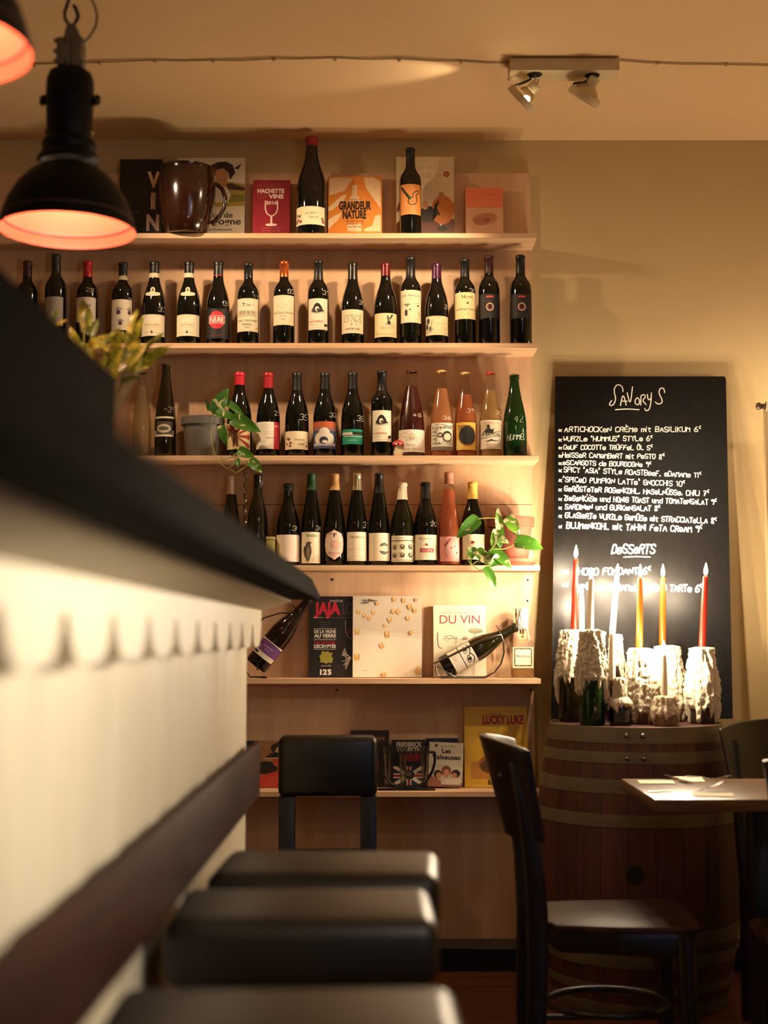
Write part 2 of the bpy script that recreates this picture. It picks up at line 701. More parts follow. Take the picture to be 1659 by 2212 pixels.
def plank_floor():
    m, nt, b = base_mat('floor_boards')
    tc = nt.nodes.new('ShaderNodeTexCoord')
    br = nt.nodes.new('ShaderNodeTexBrick')
    br.inputs['Scale'].default_value = 1.0
    br.inputs['Brick Width'].default_value = 1.3
    br.inputs['Row Height'].default_value = 0.13
    br.inputs['Mortar Size'].default_value = 0.003
    br.inputs['Color1'].default_value = hexc('7a4a28')
    br.inputs['Color2'].default_value = hexc('633a1e')
    br.inputs['Mortar'].default_value = hexc('1c0f08')
    mp = nt.nodes.new('ShaderNodeMapping')
    mp.inputs['Scale'].default_value = (1.5, 22, 1)
    n = nt.nodes.new('ShaderNodeTexNoise')
    n.inputs['Scale'].default_value = 4
    n.inputs['Detail'].default_value = 6
    mx = nt.nodes.new('ShaderNodeMix'); mx.data_type = 'RGBA'; mx.blend_type = 'MULTIPLY'
    mx.inputs[0].default_value = 0.8
    r = nt.nodes.new('ShaderNodeValToRGB')
    r.color_ramp.elements[0].color = (.35, .3, .28, 1)
    r.color_ramp.elements[1].color = (1.3, 1.2, 1.1, 1)
    L = nt.links.new
    L(tc.outputs['Object'], br.inputs['Vector']); L(tc.outputs['Object'], mp.inputs['Vector'])
    L(mp.outputs[0], n.inputs['Vector']); L(n.outputs['Fac'], r.inputs['Fac'])
    L(br.outputs['Color'], mx.inputs[6]); L(r.outputs['Color'], mx.inputs[7])
    L(mx.outputs[2], b.inputs['Base Color'])
    b.inputs['Roughness'].default_value = 0.38
    return m
bm = bmesh.new(); box(bm, (-2.82, -2.72, -.1), (2.52, WALLY + .12, 0)); struct('floor', bm, plank_floor())
# baseboard: black tiles under a grey ledge
zt, zl = py(1000, 2050, PANELY - .02).z, py(1000, 2031, PANELY - .02).z
bm = bmesh.new()
x = -2.68
while x < 2.38:
    box(bm, (x, PANELY - .012, 0), (min(x + .196, 2.39), WALLY, zt), 0, .002)
    x += .2
box(bm, (-2.69, PANELY - .006, zt), (2.39, WALLY, zl), 1)
struct('baseboard_back', bm, [flat('0c0c0e', .2), flat('6d6258', .6)])

# ------------------------------------------------------------------ the shelving unit
PLY = grain('birch_plywood', 'cba27e', 'dcb691', (7, 7, .7), 3.2, .55, 0, 0, 7)
PLYEDGE = grain('birch_edge', 'c69c76', 'e2bc96', (.8, 18, 60), 3.5, .5)
SV = [503.5, 741, 984, 1221, 1466, 1710]
SZ = [py(CX, v, SHELFY).z for v in SV]
XR = py(1164, 985, SHELFY).x
XL = -2.05
PX1 = py(1149, 900, PANELY).x
unit = thing('shelving_unit', 'pale birch plywood wall shelving of six long boards behind the bar', 'shelf', (0, PANELY, 0))
bm = bmesh.new()
zj = py(CX, 1090, PANELY).z
ztop = py(CX, 374, PANELY).z
box(bm, (XL, 0, zl + .001), (PX1, WALLY - PANELY, zj - .0012), 0)
box(bm, (XL, 0, zj + .0012), (PX1, WALLY - PANELY, ztop), 0)
obj('back_panel', bm, PLY, unit, 0)
for z in SZ:
    bm = bmesh.new()
    box(bm, (XL, SHELFY - PANELY, z - .019), (XR, -.0005, z), 0, .0012)
    obj('shelf_board', bm, PLYEDGE, unit, 0)
for u, v in ((718, 1252), (1140, 1253), (1139, 1298), (728, 1490), (1146, 1490), (905, 332)):
    p = py(u, v, PANELY)
    if v < 400:
        continue
    bm = bmesh.new()
    lathe(bm, [(0, -.001), (.0042, -.001), (.0042, .002), (.0022, .0022), (.0018, .0008), (0, .0008)], 12, 0, M=Matrix.Translation((p.x, 0, p.z)) @ Matrix.Rotation(pi / 2, 4, 'X'))
    obj('screw', bm, DARKMETAL, unit)

# ================================================================== bottles
PROF = {
 'claret': [(1, .02), (1, .60), (.985, .64), (.93, .675), (.80, .708), (.62, .738), (.47, .765), (.42, .795), (.40, .83), (.39, .955), (.43, .96), (.43, .988), (.375, 1)],
 'burgundy': [(1, .02), (1, .43), (.985, .485), (.935, .54), (.85, .60), (.72, .66), (.58, .715), (.475, .77), (.42, .82), (.39, .88), (.375, .955), (.42, .96), (.42, .988), (.375, 1)],
 'flute': [(1, .02), (1, .34), (.98, .40), (.91, .49), (.79, .585), (.66, .68), (.53, .77), (.44, .85), (.39, .92), (.375, .96), (.40, .965), (.40, .99), (.375, 1)],
 'pearl': [(1, .02), (1, .36), (.985, .42), (.93, .49), (.83, .57), (.70, .65), (.575, .73), (.475, .81), (.41, .88), (.38, .945), (.45, .95), (.45, .965), (.38, .968), (.38, .99)],
}

INFO = {}

def bottle(name, label, kind, H, rad, loc, rot=(0, 0, 0), glass=None, cap=None, wine=None, level=.9, crown=None, art=None, lab=None,
           half=70, mark=None, markat=(.35, .62), markh=.016, band=None, group=None, spin=0):
    """cap (colour, z fraction where it starts, rough, metal); art(a) draws on the sheet lab = (z0, z1) in metres"""
    t = thing(name, label, 'bottle', loc, rot, group)
    pr = [(r * rad, z * H) for r, z in PROF[kind]]
    def rz(z):
        for (r0, z0), (r1, z1) in zip(pr, pr[1:]):
            if z0 <= z <= z1:
                return r0 + (r1 - r0) * (z - z0) / max(1e-9, z1 - z0)
        return pr[0][0] if z < pr[0][1] else pr[-1][0]
    INFO[t.name] = (rad, H, rz)
    bm = bmesh.new()
    prof = [(0, .004), (rad * .6, .002), (rad * .9, 0)] + pr
    if wine is None:
        prof = prof + [(0, H)]
    lathe(bm, prof, 40)
    obj('glass_body', bm, glass or DARKGLASS, t, 50)
    if wine is not None:
        zl_ = level * H
        w = [(0, .006), (rad - .003, .006)] + [(r - .0025, z) for r, z in pr if .006 < z < zl_] + [(rz(zl_) - .0025, zl_), (0, zl_)]
        bm = bmesh.new(); lathe(bm, w, 32); obj('wine', bm, wine, t, 50)
    if cap:
        col, z0, ro, me = cap
        z0 *= H
        c = [(rz(z0) + .0004, z0)] + [(r + .0008, z) for r, z in pr if z > z0 + .002] + [(pr[-1][0] - .001, H + .001), (0, H + .001)]
        bm = bmesh.new(); lathe(bm, c, 32); obj('capsule', bm, flat(col, ro, me), t, 50)
    if band:
        col, z0, z1 = band
        bm = bmesh.new(); lathe(bm, [(rz(z0 * H) + .001, z0 * H), (rz(z1 * H) + .001, z1 * H)], 32); obj('neck_band', bm, flat(col, .6), t, 50)
    if crown:
        bm = bmesh.new()
        rr = pr[-1][0]
        n = 42
        lathe(bm, [(rr + .0022, H * .985), (rr + .0012, H * .998), (rr - .002, H * 1.004), (0, H * 1.005)], n)
        for v in bm.verts:
            if v.co.z < H * .99:
                a = math.atan2(v.co.y, v.co.x)
                s = 1 + .05 * cos(21 * a)
                v.co.x *= s; v.co.y *= s
        obj('crown_cap', bm, flat(crown, .35, .3), t, 50)
    def bend(x, y, off, W, z0):
        z = z0 + y
        a = (x - W / 2) / rad + R(spin)
        r = rz(z) + .0004 + off
        return Vector((r * sin(a), -r * cos(a), z))
    if lab and art:
        z0, z1 = lab
        W = 2 * R(half) * rad
        a = Art(W, z1 - z0, art[0], outline=art[2] if len(art) > 2 else None)
        art[1](a)
        a.lay(lambda x, y, o: bend(x, y, o, W, z0), .0035, 'label', t)
    if mark:
        W = 2.4 * rad
        hh = .03
        a = Art(W, hh, 'efe6d6', .6)
        a.bm.clear(); a.n = 1
        n = len(mark)
        a.hand(mark, markat[0] + .08, .2, markat[0] + .08 + .17 * n, .2, markh / hh, MARKER, .0011, hash(mark) % 97 if False else sum(map(ord, mark)), .2)
        a.lay(lambda x, y, o: bend(x, y, o + .0003, W, markat[1] * H - hh / 2), .003, 'price_mark', t)
    return t

CREAM = 'efe3c6'
INK = '1d1814'
FAINT = 'a8997c'

def shelf_bottle(si, u, vt, wpx, name, label, kind, lv=None, cv=None, **k):
    """a bottle upright on shelf si, centred at photo column u, its top at row vt"""
    Y = k.pop('Y', BOTY)
    z = SZ[si]
    top = py(u, vt, Y)
    rad = (py(u + wpx / 2, vt, Y).x - py(u - wpx / 2, vt, Y).x) / 2
    H = top.z - z - .001
    if lv:
        k['lab'] = (py(u, lv[1], Y).z - z, py(u, lv[0], Y).z - z)
    if cv:
        col, v, ro, me = cv
        k['cap'] = (col, (py(u, v, Y).z - z) / H, ro, me)
    if 'bandv' in k:
        c, v1, v0 = k.pop('bandv')
        k['band'] = (c, (py(u, v0, Y).z - z) / H, (py(u, v1, Y).z - z) / H)
    if 'mv' in k:
        v = k.pop('mv')
        k['markat'] = (k.pop('mu', .5), (py(u, v, Y).z - z) / H)
    if 'levelv' in k:
        k['level'] = (py(u, k.pop('levelv'), Y).z - z) / H
    return bottle(name, label, kind, H, rad, (top.x, Y, z + .0005), **k)

G2 = 'bottles on the second shelf from the top'
BLK = ('0d0d0e', .45, 0)
def blk(v): return ('0e0d0e', v, .4, 0)

def a_plain(a): a.lines(4, .75, .35, FAINT)
def a_purple(a): a.text('mo', .62, .62, .13, '6a4a8c', bold=.02); a.lines(3, .3, .15, FAINT)
def a_hands(a):
    for cx, cy_, s in ((.42, .58, 1), (.86, .58, .9), (.5, .22, .8), (.9, .25, .7)):
        a.ell(cx, cy_, .09 * s, .075 * s, '4a2a52', 12)
        for i, d in enumerate((-.09, -.045, 0, .045, .1)):
            a.line([(cx + d * .8 * s, cy_ + .08 * s), (cx + d * 1.5 * s, cy_ + (.19 - abs(d) * .6) * s)], .0022 * s, '4a2a52')
def a_maison(town):
    def f(a):
        a.lines(1, .86, .86, FAINT, .35, .65); a.text(town, .5, .46, .12, 'b08a58', w=.5)
        a.lines(1, .38, .38, FAINT, .25, .75)
        a.poly([(.46, .12), (.54, .12), (.53, .22), (.5, .27), (.47, .22)], '5a5248')
        a.lines(1, .16, .16, '7a6c54', .2, .43); a.lines(1, .16, .16, '7a6c54', .57, .8)
        a.rect(.03, .93, .97, .95, 'd9c090')
    return f
def a_fleurie(a):
    a.ell(.5, .62, .30, .3, 'c8203a', 28)
    a.rect(.2, .5, .8, .76, 'efe3d2'); a.rect(.215, .515, .785, .745, 'c8203a')
    a.text('FLEURIE', .5, .55, .155, 'f2e8da', w=.5, bold=.03); a.lines(1, .1, .1, 'b82038', .3, .7, .001)
def a_castle(a):
    for q in ((.04, .03, .96, .04), (.04, .96, .96, .97), (.04, .03, .05, .97), (.95, .03, .96, .97)): a.rect(*q, 'b89f70')
    a.text('T', .36, .76, .1, INK, bold=.03); a.hand('ilero', .45, .77, .75, .77, .08, '5a4c3a', .0009)
    a.rect(.12, .46, .88, .64, 'cfc2a6')
    for x in (.2, .34, .5, .66): a.rect(x, .52, x + .1, .62, 'a39a86')
    a.lines(3, .48, .6, '857b68', .14, .86)
    a.text('COLLI TORTONESI', .5, .30, .055, '7d6f58', w=.8); a.text('Barbera', .5, .19, .06, '5a4c3a'); a.text('2016', .5, .1, .05, '8d7f68')
    a.ell(.9, .1, .035, .03, 'b8862a')
def a_peyrat(a):
    a.line([(.3, .68), (.3, .58), (.62, .58), (.64, .66), (.56, .72), (.5, .66), (.42, .7), (.3, .68)], .0009, 'a08b6c')
    a.text('CHATEAU PEYRAT', .5, .37, .075, '463a2c', w=.93); a.text('GRAVES', .5, .28, .045, '8d7f68'); a.text('2015', .5, .17, .05, '8d7f68'); a.lines(1, .93, .93, FAINT, .3, .7)
def a_eye(a):
    a.poly([(.18, .60), (.27, .70), (.36, .82), (.46, .86), (.58, .83), (.68, .73), (.74, .63), (.84, .62), (.72, .58), (.5, .545), (.32, .555)], '161210')
    a.ell(.47, .66, .09, .085, CREAM, 16); a.ell(.5, .635, .05, .045, '161210', 14)
    a.line([(.2, .56), (.4, .53), (.6, .52), (.85, .58)], .0012, '161210')
    a.lines(1, .36, .36, '8a7d68', .08, .35)
    a.text('le petit domaine', .4, .24, .07, 'c2523c', w=.66); a.lines(2, .19, .14, '8a7d68', .08, .5)
    a.rect(.8, .11, .97, .19, '14110f'); a.lines(1, .05, .05, FAINT, .1, .9)
def a_bik(a):
    for pts in ([(.14, .5), (.22, .75), (.36, .78), (.34, .66), (.26, .62), (.38, .6), (.36, .48), (.14, .5)], [(.42, .74), (.5, .8), (.55, .7), (.46, .66), (.42, .74)],
                [(.46, .48), (.5, .64), (.58, .62), (.56, .46)], [(.6, .48), (.6, .78), (.68, .78), (.7, .66), (.84, .8), (.9, .76), (.74, .6), (.88, .5), (.8, .46), (.66, .56), (.6, .48)]):
        a.line(pts, .0014, '2a231c')
    a.line([(.47, .42), (.47, .32)], .001, '2a231c'); a.line([(.43, .37), (.51, .37)], .001, '2a231c')
    a.line([(.64, .46), (.64, .34), (.68, .4)], .001, '2a231c')
    a.hand('nickarock', .24, .15, .78, .15, .09, '2a231c', .001, 3)
def a_rabbit(a):
    a.ell(.62, .60, .07, .09, '2a2622', 14)
    a.poly([(.58, .66), (.55, .82), (.57, .95), (.62, .82), (.62, .68)], '2a2622'); a.poly([(.62, .68), (.72, .8), (.8, .95), (.7, .93), (.64, .76)], '2a2622')
    a.line([(.55, .58), (.48, .5), (.54, .52)], .0012, '2a2622'); a.line([(.66, .52), (.78, .5)], .0016, '2a2622')
    a.hand('Clos dela lapin', .3, .33, .92, .38, .12, 'a89a80', .0008, 4, .4); a.lines(2, .14, .09, 'b5923a', .05, .9, .0009)
def a_frailes(a):
    a.text('LOS FRAILES', .5, .8, .06, '5a5040', w=.75); a.text('2017', .5, .72, .035, '8d8068')
    a.rect(.22, .55, .46, .575, INK); a.rect(.3, .5, .4, .53, INK); a.line([(.6, .57), (.78, .62), (.92, .57)], .0008, INK); a.rect(.75, .5, .83, .54, INK)
    a.poly([(.26, .22), (.37, .22), (.37, .36), (.33, .41), (.29, .4), (.26, .36)], INK); a.ell(.47, .4, .025, .03, INK, 8)
    a.line([(.8, .32), (.88, .3), (.9, .2)], .0018, INK); a.line([(.78, .12), (.86, .16), (.9, .1)], .0014, 'b09a60'); a.rect(.12, .52, .14, .56, INK)
def a_flower(a):
    a.ell(.15, .74, .08, .16, '3c3e46', 12); a.ell(.1, .45, .07, .15, '3c3e46', 12); a.ell(.25, .35, .05, .13, '4a4c50', 12)
    a.line([(.12, .2), (.28, .4), (.32, .8)], .0018, '3c3e46'); a.line([(.1, .12), (.3, .2), (.36, .36)], .0016, '3c3e46')
    a.ell(.52, .98, .17, .16, 'dccba0', 20); a.ell(.52, .98, .12, .11, 'cdbb90', 20)
    a.lines(1, .62, .62, FAINT, .4, .9); a.lines(1, .08, .08, '8a7d68', .75, .95); a.ell(.8, .33, .02, .02, '4a4038', 8)
def a_hummel(sub):
    def f(a):
        a.text('H', .42, .77, .14, '3a3022', bold=.01); a.text('UMMEL', .66, .77, .1, '3a3022', w=.34)
        a.ell(.58, .6, .04, .045, '6a2020', 10); a.line([(.52, .66), (.64, .55)], .0008, '5a2a20')
        a.text(sub, .52, .33, .065, '4a4030', w=.86); a.text('2014', .6, .17, .05, '8d8068')
    return f
def a_oval(a):
    a.rect(.36, .84, .64, .92, 'c04a3c'); a.lines(1, .7, .7, '5a4a3c', .28, .72, .0011)
    a.ell(.5, .46, .15, .17, 'd8b8a0', 20); a.ell(.5, .46, .11, .13, '6a2418', 18); a.ell(.5, .48, .05, .08, '1a0c08', 12)
    a.lines(2, .17, .08, '5a4a3c', .3, .7, .0011)

DK = '1a1416'
shelf_bottle(1, 60, 565, 46, 'wine_bottle', 'dim dark bottle at the far left end of the second shelf', 'claret', cv=('3a1210', 600, .4, 0), group=G2)
shelf_bottle(1, 122, 550, 46, 'wine_bottle', 'tall dark bottle with grey label and dark olive capsule', 'claret', (646, 708), ('20221a', 604, .35, 0), art=('a49a90', a_plain), half=58, group=G2)
shelf_bottle(1, 190, 565, 46, 'wine_bottle', 'dark bottle with bright red capsule and white label marked 28, above the leafy plant', 'claret', (647, 700), ('b8242e', 600, .3, .2), art=('e0d2c0', a_purple), half=64, mark='28', mv=631, mu=.42, group=G2)
shelf_bottle(1, 266, 568, 46, 'wine_bottle', 'dark bottle whose cream label shows purple handprints', 'claret', (652, 718), blk(597), art=('e6d8be', a_hands), bandv=('cdbb98', 598, 607), mark='30', mv=648, mu=.72, markh=.01, group=G2)
def neck_shield(t, H, rad, r0):
    pass
shelf_bottle(1, 334, 566, 52, 'wine_bottle', 'dark sloping bottle with white neck band and cream label reading BEAUNE', 'burgundy', (685, 731), blk(591), art=('e8dcc0', a_maison('BEAUNE')), bandv=('ded0b0', 592, 602), mark='33', mv=672, mu=.62, group=G2)
shelf_bottle(1, 409, 566, 51, 'wine_bottle', 'dark sloping bottle with white neck band and cream label reading SANTENAY', 'burgundy', (685, 731), blk(591), art=('e8dcc0', a_maison('SANTENAY')), bandv=('ded0b0', 592, 602), group=G2)
shelf_bottle(1, 472, 566, 50, 'wine_bottle', 'dark bottle with red disc label reading FLEURIE', 'burgundy', (672, 736), blk(597), art=('141012', a_fleurie), bandv=('a02030', 596, 598.5), mark='38', mv=659, mu=.66, group=G2)
shelf_bottle(1, 537, 569, 47, 'wine_bottle', 'dark bottle with black wax top and framed castle label', 'claret', (650, 721), blk(600), art=('e6d9bb', a_castle), mark='112', mv=643, mu=.62, markh=.012, group=G2)
shelf_bottle(1, 614, 565, 46, 'wine_bottle', 'dark bottle with shiny copper capsule and plain cream chateau label', 'claret', (643, 707), ('d8703c', 600, .25, .8), art=('e9d9b8', a_peyrat), mark='33', mv=633, mu=.58, group=G2)
shelf_bottle(1, 688, 563, 46, 'wine_bottle', 'dark bottle with a black eye drawing, on the second shelf', 'claret', (650, 717), blk(608), art=('ebe0c8', a_eye), half=60, mark='39', mv=636, mu=.6, group=G2)
shelf_bottle(1, 762, 568, 49, 'wine_bottle', 'dark sloping bottle with scribbled outline letters on a cream label', 'burgundy', (674, 725), ('1c1712', 606, .3, .2), art=('e8d8b6', a_bik), half=68, mark='35', mv=657, mu=.66, group=G2)
shelf_bottle(1, 833, 569, 50, 'wine_bottle', 'dark sloping bottle with deep red capsule and a rabbit on its label', 'burgundy', (682, 733), ('6a1c1c', 598, .3, .3), art=('e6d7a8', a_rabbit), half=68, group=G2)
shelf_bottle(1, 887, 556, 46, 'wine_bottle', 'tall dark bottle whose long cream label shows small white-village windows', 'claret', (632, 702), blk(606), art=('e8d9b4', a_frailes), group=G2)
shelf_bottle(1, 943, 570, 50, 'wine_bottle', 'dark sloping bottle with purple capsule and grey flower label with round tab', 'burgundy', (688, 729), ('4a1c40', 604, .3, .3), art=('e4d2a6', a_flower), mark='34', mv=667, mu=.68, group=G2)
shelf_bottle(1, 1004, 560, 46, 'wine_bottle', 'dark bottle with yellowish cream label and 30 chalked on its shoulder', 'claret', (637, 694), blk(600), art=('e4d19c', a_hummel('CABERNET FRANC')), mark='30', mv=632, mu=.55, group=G2)
shelf_bottle(1, 1056, 553, 46, 'wine_bottle', 'dark-labelled bottle with a pink oval and wine red capsule', 'claret', (640, 692), ('3c1418', 592, .4, 0), art=(DK, a_oval), mark='4', mv=623, mu=.8, group=G2)
shelf_bottle(1, 1124, 552, 47, 'wine_bottle', 'dark-labelled bottle with a pink oval and black capsule, last on the second shelf', 'claret', (640, 692), blk(592), art=(DK, a_oval), mark='3', mv=621, mu=.78, markh=.02, group=G2)

# neck shields of the two banded bottles are parts of their labels' bottles
for o in [o for o in bpy.data.objects if o.get('label', '').endswith(('BEAUNE', 'SANTENAY'))]:
    rad_, H_, rz_ = INFO[o.name]
    a = Art(.052, .034, 'e4d6b4', outline=[(0, .12), (.2, 0), (.5, -.05), (.8, 0), (1, .12), (1, .38), (.66, .42), (.66, .85), (.58, 1), (.42, 1), (.34, .85), (.34, .42), (0, .38)])
    a.poly([(.42, .5), (.58, .5), (.56, .78), (.5, .9), (.44, .78)], '6a5c48'); a.lines(2, .26, .12, '8a7a58', .1, .9)
    def nb(x, y, off):
        z = .575 * H_ + y
        r = rz_(z)
        aa = (x - .026) / .034
        return Vector(((r + .0008 + off) * sin(aa), -(r + .0008 + off) * cos(aa), z))
    bmesh.ops.subdivide_edges(a.bm, edges=a.bm.edges[:], cuts=1)
    for zc in (.004, .008, .012, .016, .02, .024, .028):
        bmesh.ops.bisect_plane(a.bm, geom=a.bm.verts[:] + a.bm.edges[:] + a.bm.faces[:], plane_co=(0, zc, 0), plane_no=(0, 1, 0))
    a.lay(nb, .003, 'neck_label', o)

# ---- third shelf
G3 = 'bottles on the third shelf from the top'
def a_sun(a):
    for i in range(9):
        t0, t1 = R(-60 + i * 26), R(-60 + i * 26 + 13)
        p = [(.42, .5), (.42 + .9 * cos(t0), .5 + .9 * sin(t0)), (.42 + .9 * cos(t1), .5 + .9 * sin(t1))]
        p = [(min(.97, max(.03, x)), min(.96, max(.05, y))) for x, y in p]
        a.poly(p, '9c2c24')
    a.poly([(.3, .1), (.34, .5), (.42, .62), (.5, .5), (.52, .1), (.44, .1), (.42, .35), (.38, .1)], '7a4a30'); a.ell(.42, .68, .06, .06, '5a3020', 12)
def a_rouge(a):
    a.rect(.73, 0, 1, 1, 'b41c34'); a.text('2019', .86, .82, .06, 'f0d8c8', w=.2); a.lines(5, .9, .56, '8a7d70', .06, .62, .0008)
    a.text('Cotes Du Rhone', .7, .38, .07, '9a4040', w=.46); a.lines(2, .3, .25, '7a78a0', .06, .45); a.lines(2, .1, .05, FAINT, .06, .62)
def a_bouquet(a):
    for i, (x, y, r_, c) in enumerate(((.22, .56, .07, '5a6048'), (.14, .3, .05, '8a3038'), (.28, .2, .05, '7a2830'), (.3, .36, .06, '9a4a4a'), (.12, .62, .04, '8a6a50'), (.9, .2, .05, '8a3038'), (.95, .4, .03, '5a6048'))):
        a.ell(x, y, r_, r_ * 1.2, c, 10); a.line([(x, y), (x + .02, .05)], .0007, '6a5a48')
    a.hand('lAvenir', .45, .48, .8, .46, .14, '6a5a50', .0008, 5, .3); a.hand('Coeur', .55, .25, .8, .25, .12, '6a5a50', .0008, 6, .3)
def a_cloud(a):
    a.rect(0, .78, 1, 1, 'b4562e'); a.rect(0, .66, 1, .78, '8a5a58')
    for q in ((.5, .58, .2, .2), (.32, .36, .2, .22), (.68, .36, .2, .22), (.5, .4, .28, .24)): a.ell(*q, 'd8d0c0', 20)
    a.rect(.05, .1, .95, .2, 'b0a8b0'); a.ell(.48, .3, .16, .14, '22263a', 16); a.ell(.52, .25, .1, .06, 'd8d0c0', 12)
def a_green(a):
    a.rect(0, .62, .55, .8, 'cfc8b8'); a.rect(.03, .55, .97, .62, '143c34'); a.rect(.5, .66, 1, .84, '0d1614'); a.text('petit io', .5, .22, .12, 'b8e0c8', w=.3); a.rect(.1, .52, 1, .56, 'e0dccc')
def a_bee(a):
    a.ell(.5, .68, .07, .14, 'd9c9a8', 12); a.line([(.5, .84), (.42, .7), (.45, .55), (.5, .5), (.55, .55), (.58, .7), (.5, .84)], .0009, '7a6a52')
    for s in (-1, 1):
        a.line([(.5 + .06 * s, .75), (.5 + .2 * s, .88), (.5 + .34 * s, .82), (.5 + .3 * s, .68), (.5 + .07 * s, .66)], .0009, '8a7a60')
        a.line([(.5 + .05 * s, .62), (.5 + .2 * s, .6), (.5 + .16 * s, .5), (.5 + .05 * s, .55)], .0008, '8a7a60'); a.line([(.5 + .03 * s, .85), (.5 + .07 * s, .95)], .0007, '8a7a60')
    a.line([(.45, .64), (.55, .64)], .0008, '7a6a52'); a.line([(.45, .58), (.55, .58)], .0008, '7a6a52')
    a.hand('Petnat', .32, .26, .6, .26, .12, '9a8a88', .0008, 8, .3); a.hand('Rosa Karotte', .24, .07, .85, .09, .12, '9a8a88', .0008, 9, .3)
def a_comic(a):
    a.text('PET NAT', .45, .9, .06, '2a2622', w=.44)
    for i, s in enumerate(('KAMM', 'HE', 'HA', 'ME', 'HAA')):
        a.hand(s, .1, .76 - i * .14, .1 + (.44 if i == 0 else .22 if i < 4 else .34), .76 - i * .14, .11, '1c1814', .0017, 20 + i, 0)
    for i in range(5): a.poly([(.56 + i * .075, .78), (.59 + i * .075, .78), (.64 + i * .075, .9), (.61 + i * .075, .9)], '1c1814')
    a.ell(.7, .5, .2, .2, '2a2622', 18); a.ell(.7, .48, .15, .14, 'd9cdb0', 16); a.ell(.42, .55, .09, .09, '2a2622', 14); a.ell(.42, .55, .05, .05, 'd9cdb0', 12)
    for i in range(10): a.line([(.48 + i * .045, .2), (.52 + i * .042, .38)], .0009, '1c1814')
    a.rect(0, .0, 1, .13, '6a6258'); a.lines(2, .08, .04, 'b0a890', .05, .95)
def a_dark(a):
    a.ell(.16, .2, .25, .18, 'e6c878', 20); a.ell(.56, .52, .43, .39, 'b07a30', 30); a.ell(.56, .52, .40, .36, '6a4420', 30); a.ell(.56, .52, .36, .325, '16110c', 30)
    a.text('RESTONS', .4, .83, .055, '1c1610', w=.56, bold=.02); a.text('DARK', .27, .74, .055, '1c1610', w=.32, bold=.02)
def a_baffone(a):
    a.text('PODERICELLARIO', .5, .88, .06, 'b85040', w=.8); a.ell(.38, .78, .06, .06, '26201c', 12)
    a.poly([(.24, .56), (.28, .7), (.42, .72), (.52, .66), (.6, .7), (.56, .56)], '26201c'); a.line([(.26, .62), (.14, .56), (.18, .48)], .003, '26201c')
    a.poly([(.06, .36), (.94, .44), (.95, .62), (.07, .5)], '3a332c'); a.poly([(.085, .38), (.92, .455), (.93, .6), (.09, .485)], 'e9dcc0')
    a.text('IL BAFFONE', .5, .445, .1, '26201c', w=.72, bold=.03)
    a.poly([(.25, .26), (.42, .3), (.5, .34), (.58, .3), (.8, .3), (.6, .26), (.5, .28), (.4, .25)], '26201c'); a.lines(2, .16, .1, 'b85040', .3, .75, .001); a.lines(2, .06, .03, 'b85040', .3, .7)
def a_arch(a):
    a.rect(.1, .1, .9, .75, '4a4238'); a.ell(.5, .4, .32, .22, 'c9bca0', 18); a.ell(.5, .4, .24, .1, '5a5044', 16)

CLR = clear_glass('pale_glass', 'f6f3ea')
shelf_bottle(2, 308, 803, 42, 'wine_bottle', 'colourless capped bottle behind the dark box on the bar', 'pearl', glass=CLR, wine=juice('ghost_wine', 'c8b898', .8), level=.84, crown='5a4030', group=G3)
shelf_bottle(2, 359, 786, 46, 'wine_bottle', 'tall slim brown bottle marked 39 beside the metal pot', 'flute', (903, 946), glass=BROWNGLASS, crown='8a7a5a', art=('e6d8bc', a_arch), half=60, mark='-39', mv=888, mu=.4, markh=.02, group=G3)
shelf_bottle(2, 518, 805, 53, 'wine_bottle', 'dark bottle with red capsule and red sunburst label, behind the trailing vine', 'burgundy', (918, 974), ('c01c30', 833, .35, 0), art=('d9c48e', a_sun), half=66, group=G3)
shelf_bottle(2, 580, 806, 51, 'wine_bottle', 'dark bottle with red capsule and white label with a red side stripe', 'burgundy', (915, 973), ('a41c28', 840, .35, 0), art=('e9dfcc', a_rouge), half=72, mark='23', mv=895, mu=.66, group=G3)
shelf_bottle(2, 642, 806, 51, 'wine_bottle', 'dark bottle marked 35 with a low cream label of small wild flowers', 'burgundy', (935, 974), blk(845), art=('ead9b4', a_bouquet), half=70, mark='35', mv=906, mu=.52, markh=.022, group=G3)
shelf_bottle(2, 702, 806, 50, 'wine_bottle', 'dark bottle whose label shows a white cloud on blue and orange', 'burgundy', (914, 972), blk(842), art=('3a4868', a_cloud), half=70, mark='32', mv=899, mu=.6, group=G3)
shelf_bottle(2, 762, 805, 50, 'wine_bottle', 'dark bottle with an emerald green label', 'burgundy', (931, 963), blk(842), art=('12886a', a_green), half=58, mark='35', mv=908, mu=.56, markh=.02, group=G3)
shelf_bottle(2, 825, 801, 47, 'wine_bottle', 'dark bottle with a black eye drawing, beside the toy mushroom', 'claret', (890, 957), blk(846), art=('ebe0c8', a_eye), half=58, group=G3)
shelf_bottle(2, 889, 802, 57, 'wine_bottle', 'red sparkling bottle with a bee drawn on its white label', 'pearl', (932, 980), glass=CLR, wine=flat('3c0c10', .3), levelv=835, crown='4a1a18', art=('e9dfcf', a_bee), half=76, mark='45', mv=899, mu=.42, markh=.012, group=G3)
shelf_bottle(2, 954, 801, 52, 'wine_bottle', 'blush pink bottle with black and white comic label', 'pearl', (917, 976), glass=CLR, wine=juice('blush_wine', 'd89a70', .6), levelv=841, crown='d8b878', art=('e4dac4', a_comic), half=62, mark='36', mv=905, mu=.42, markh=.013, group=G3)
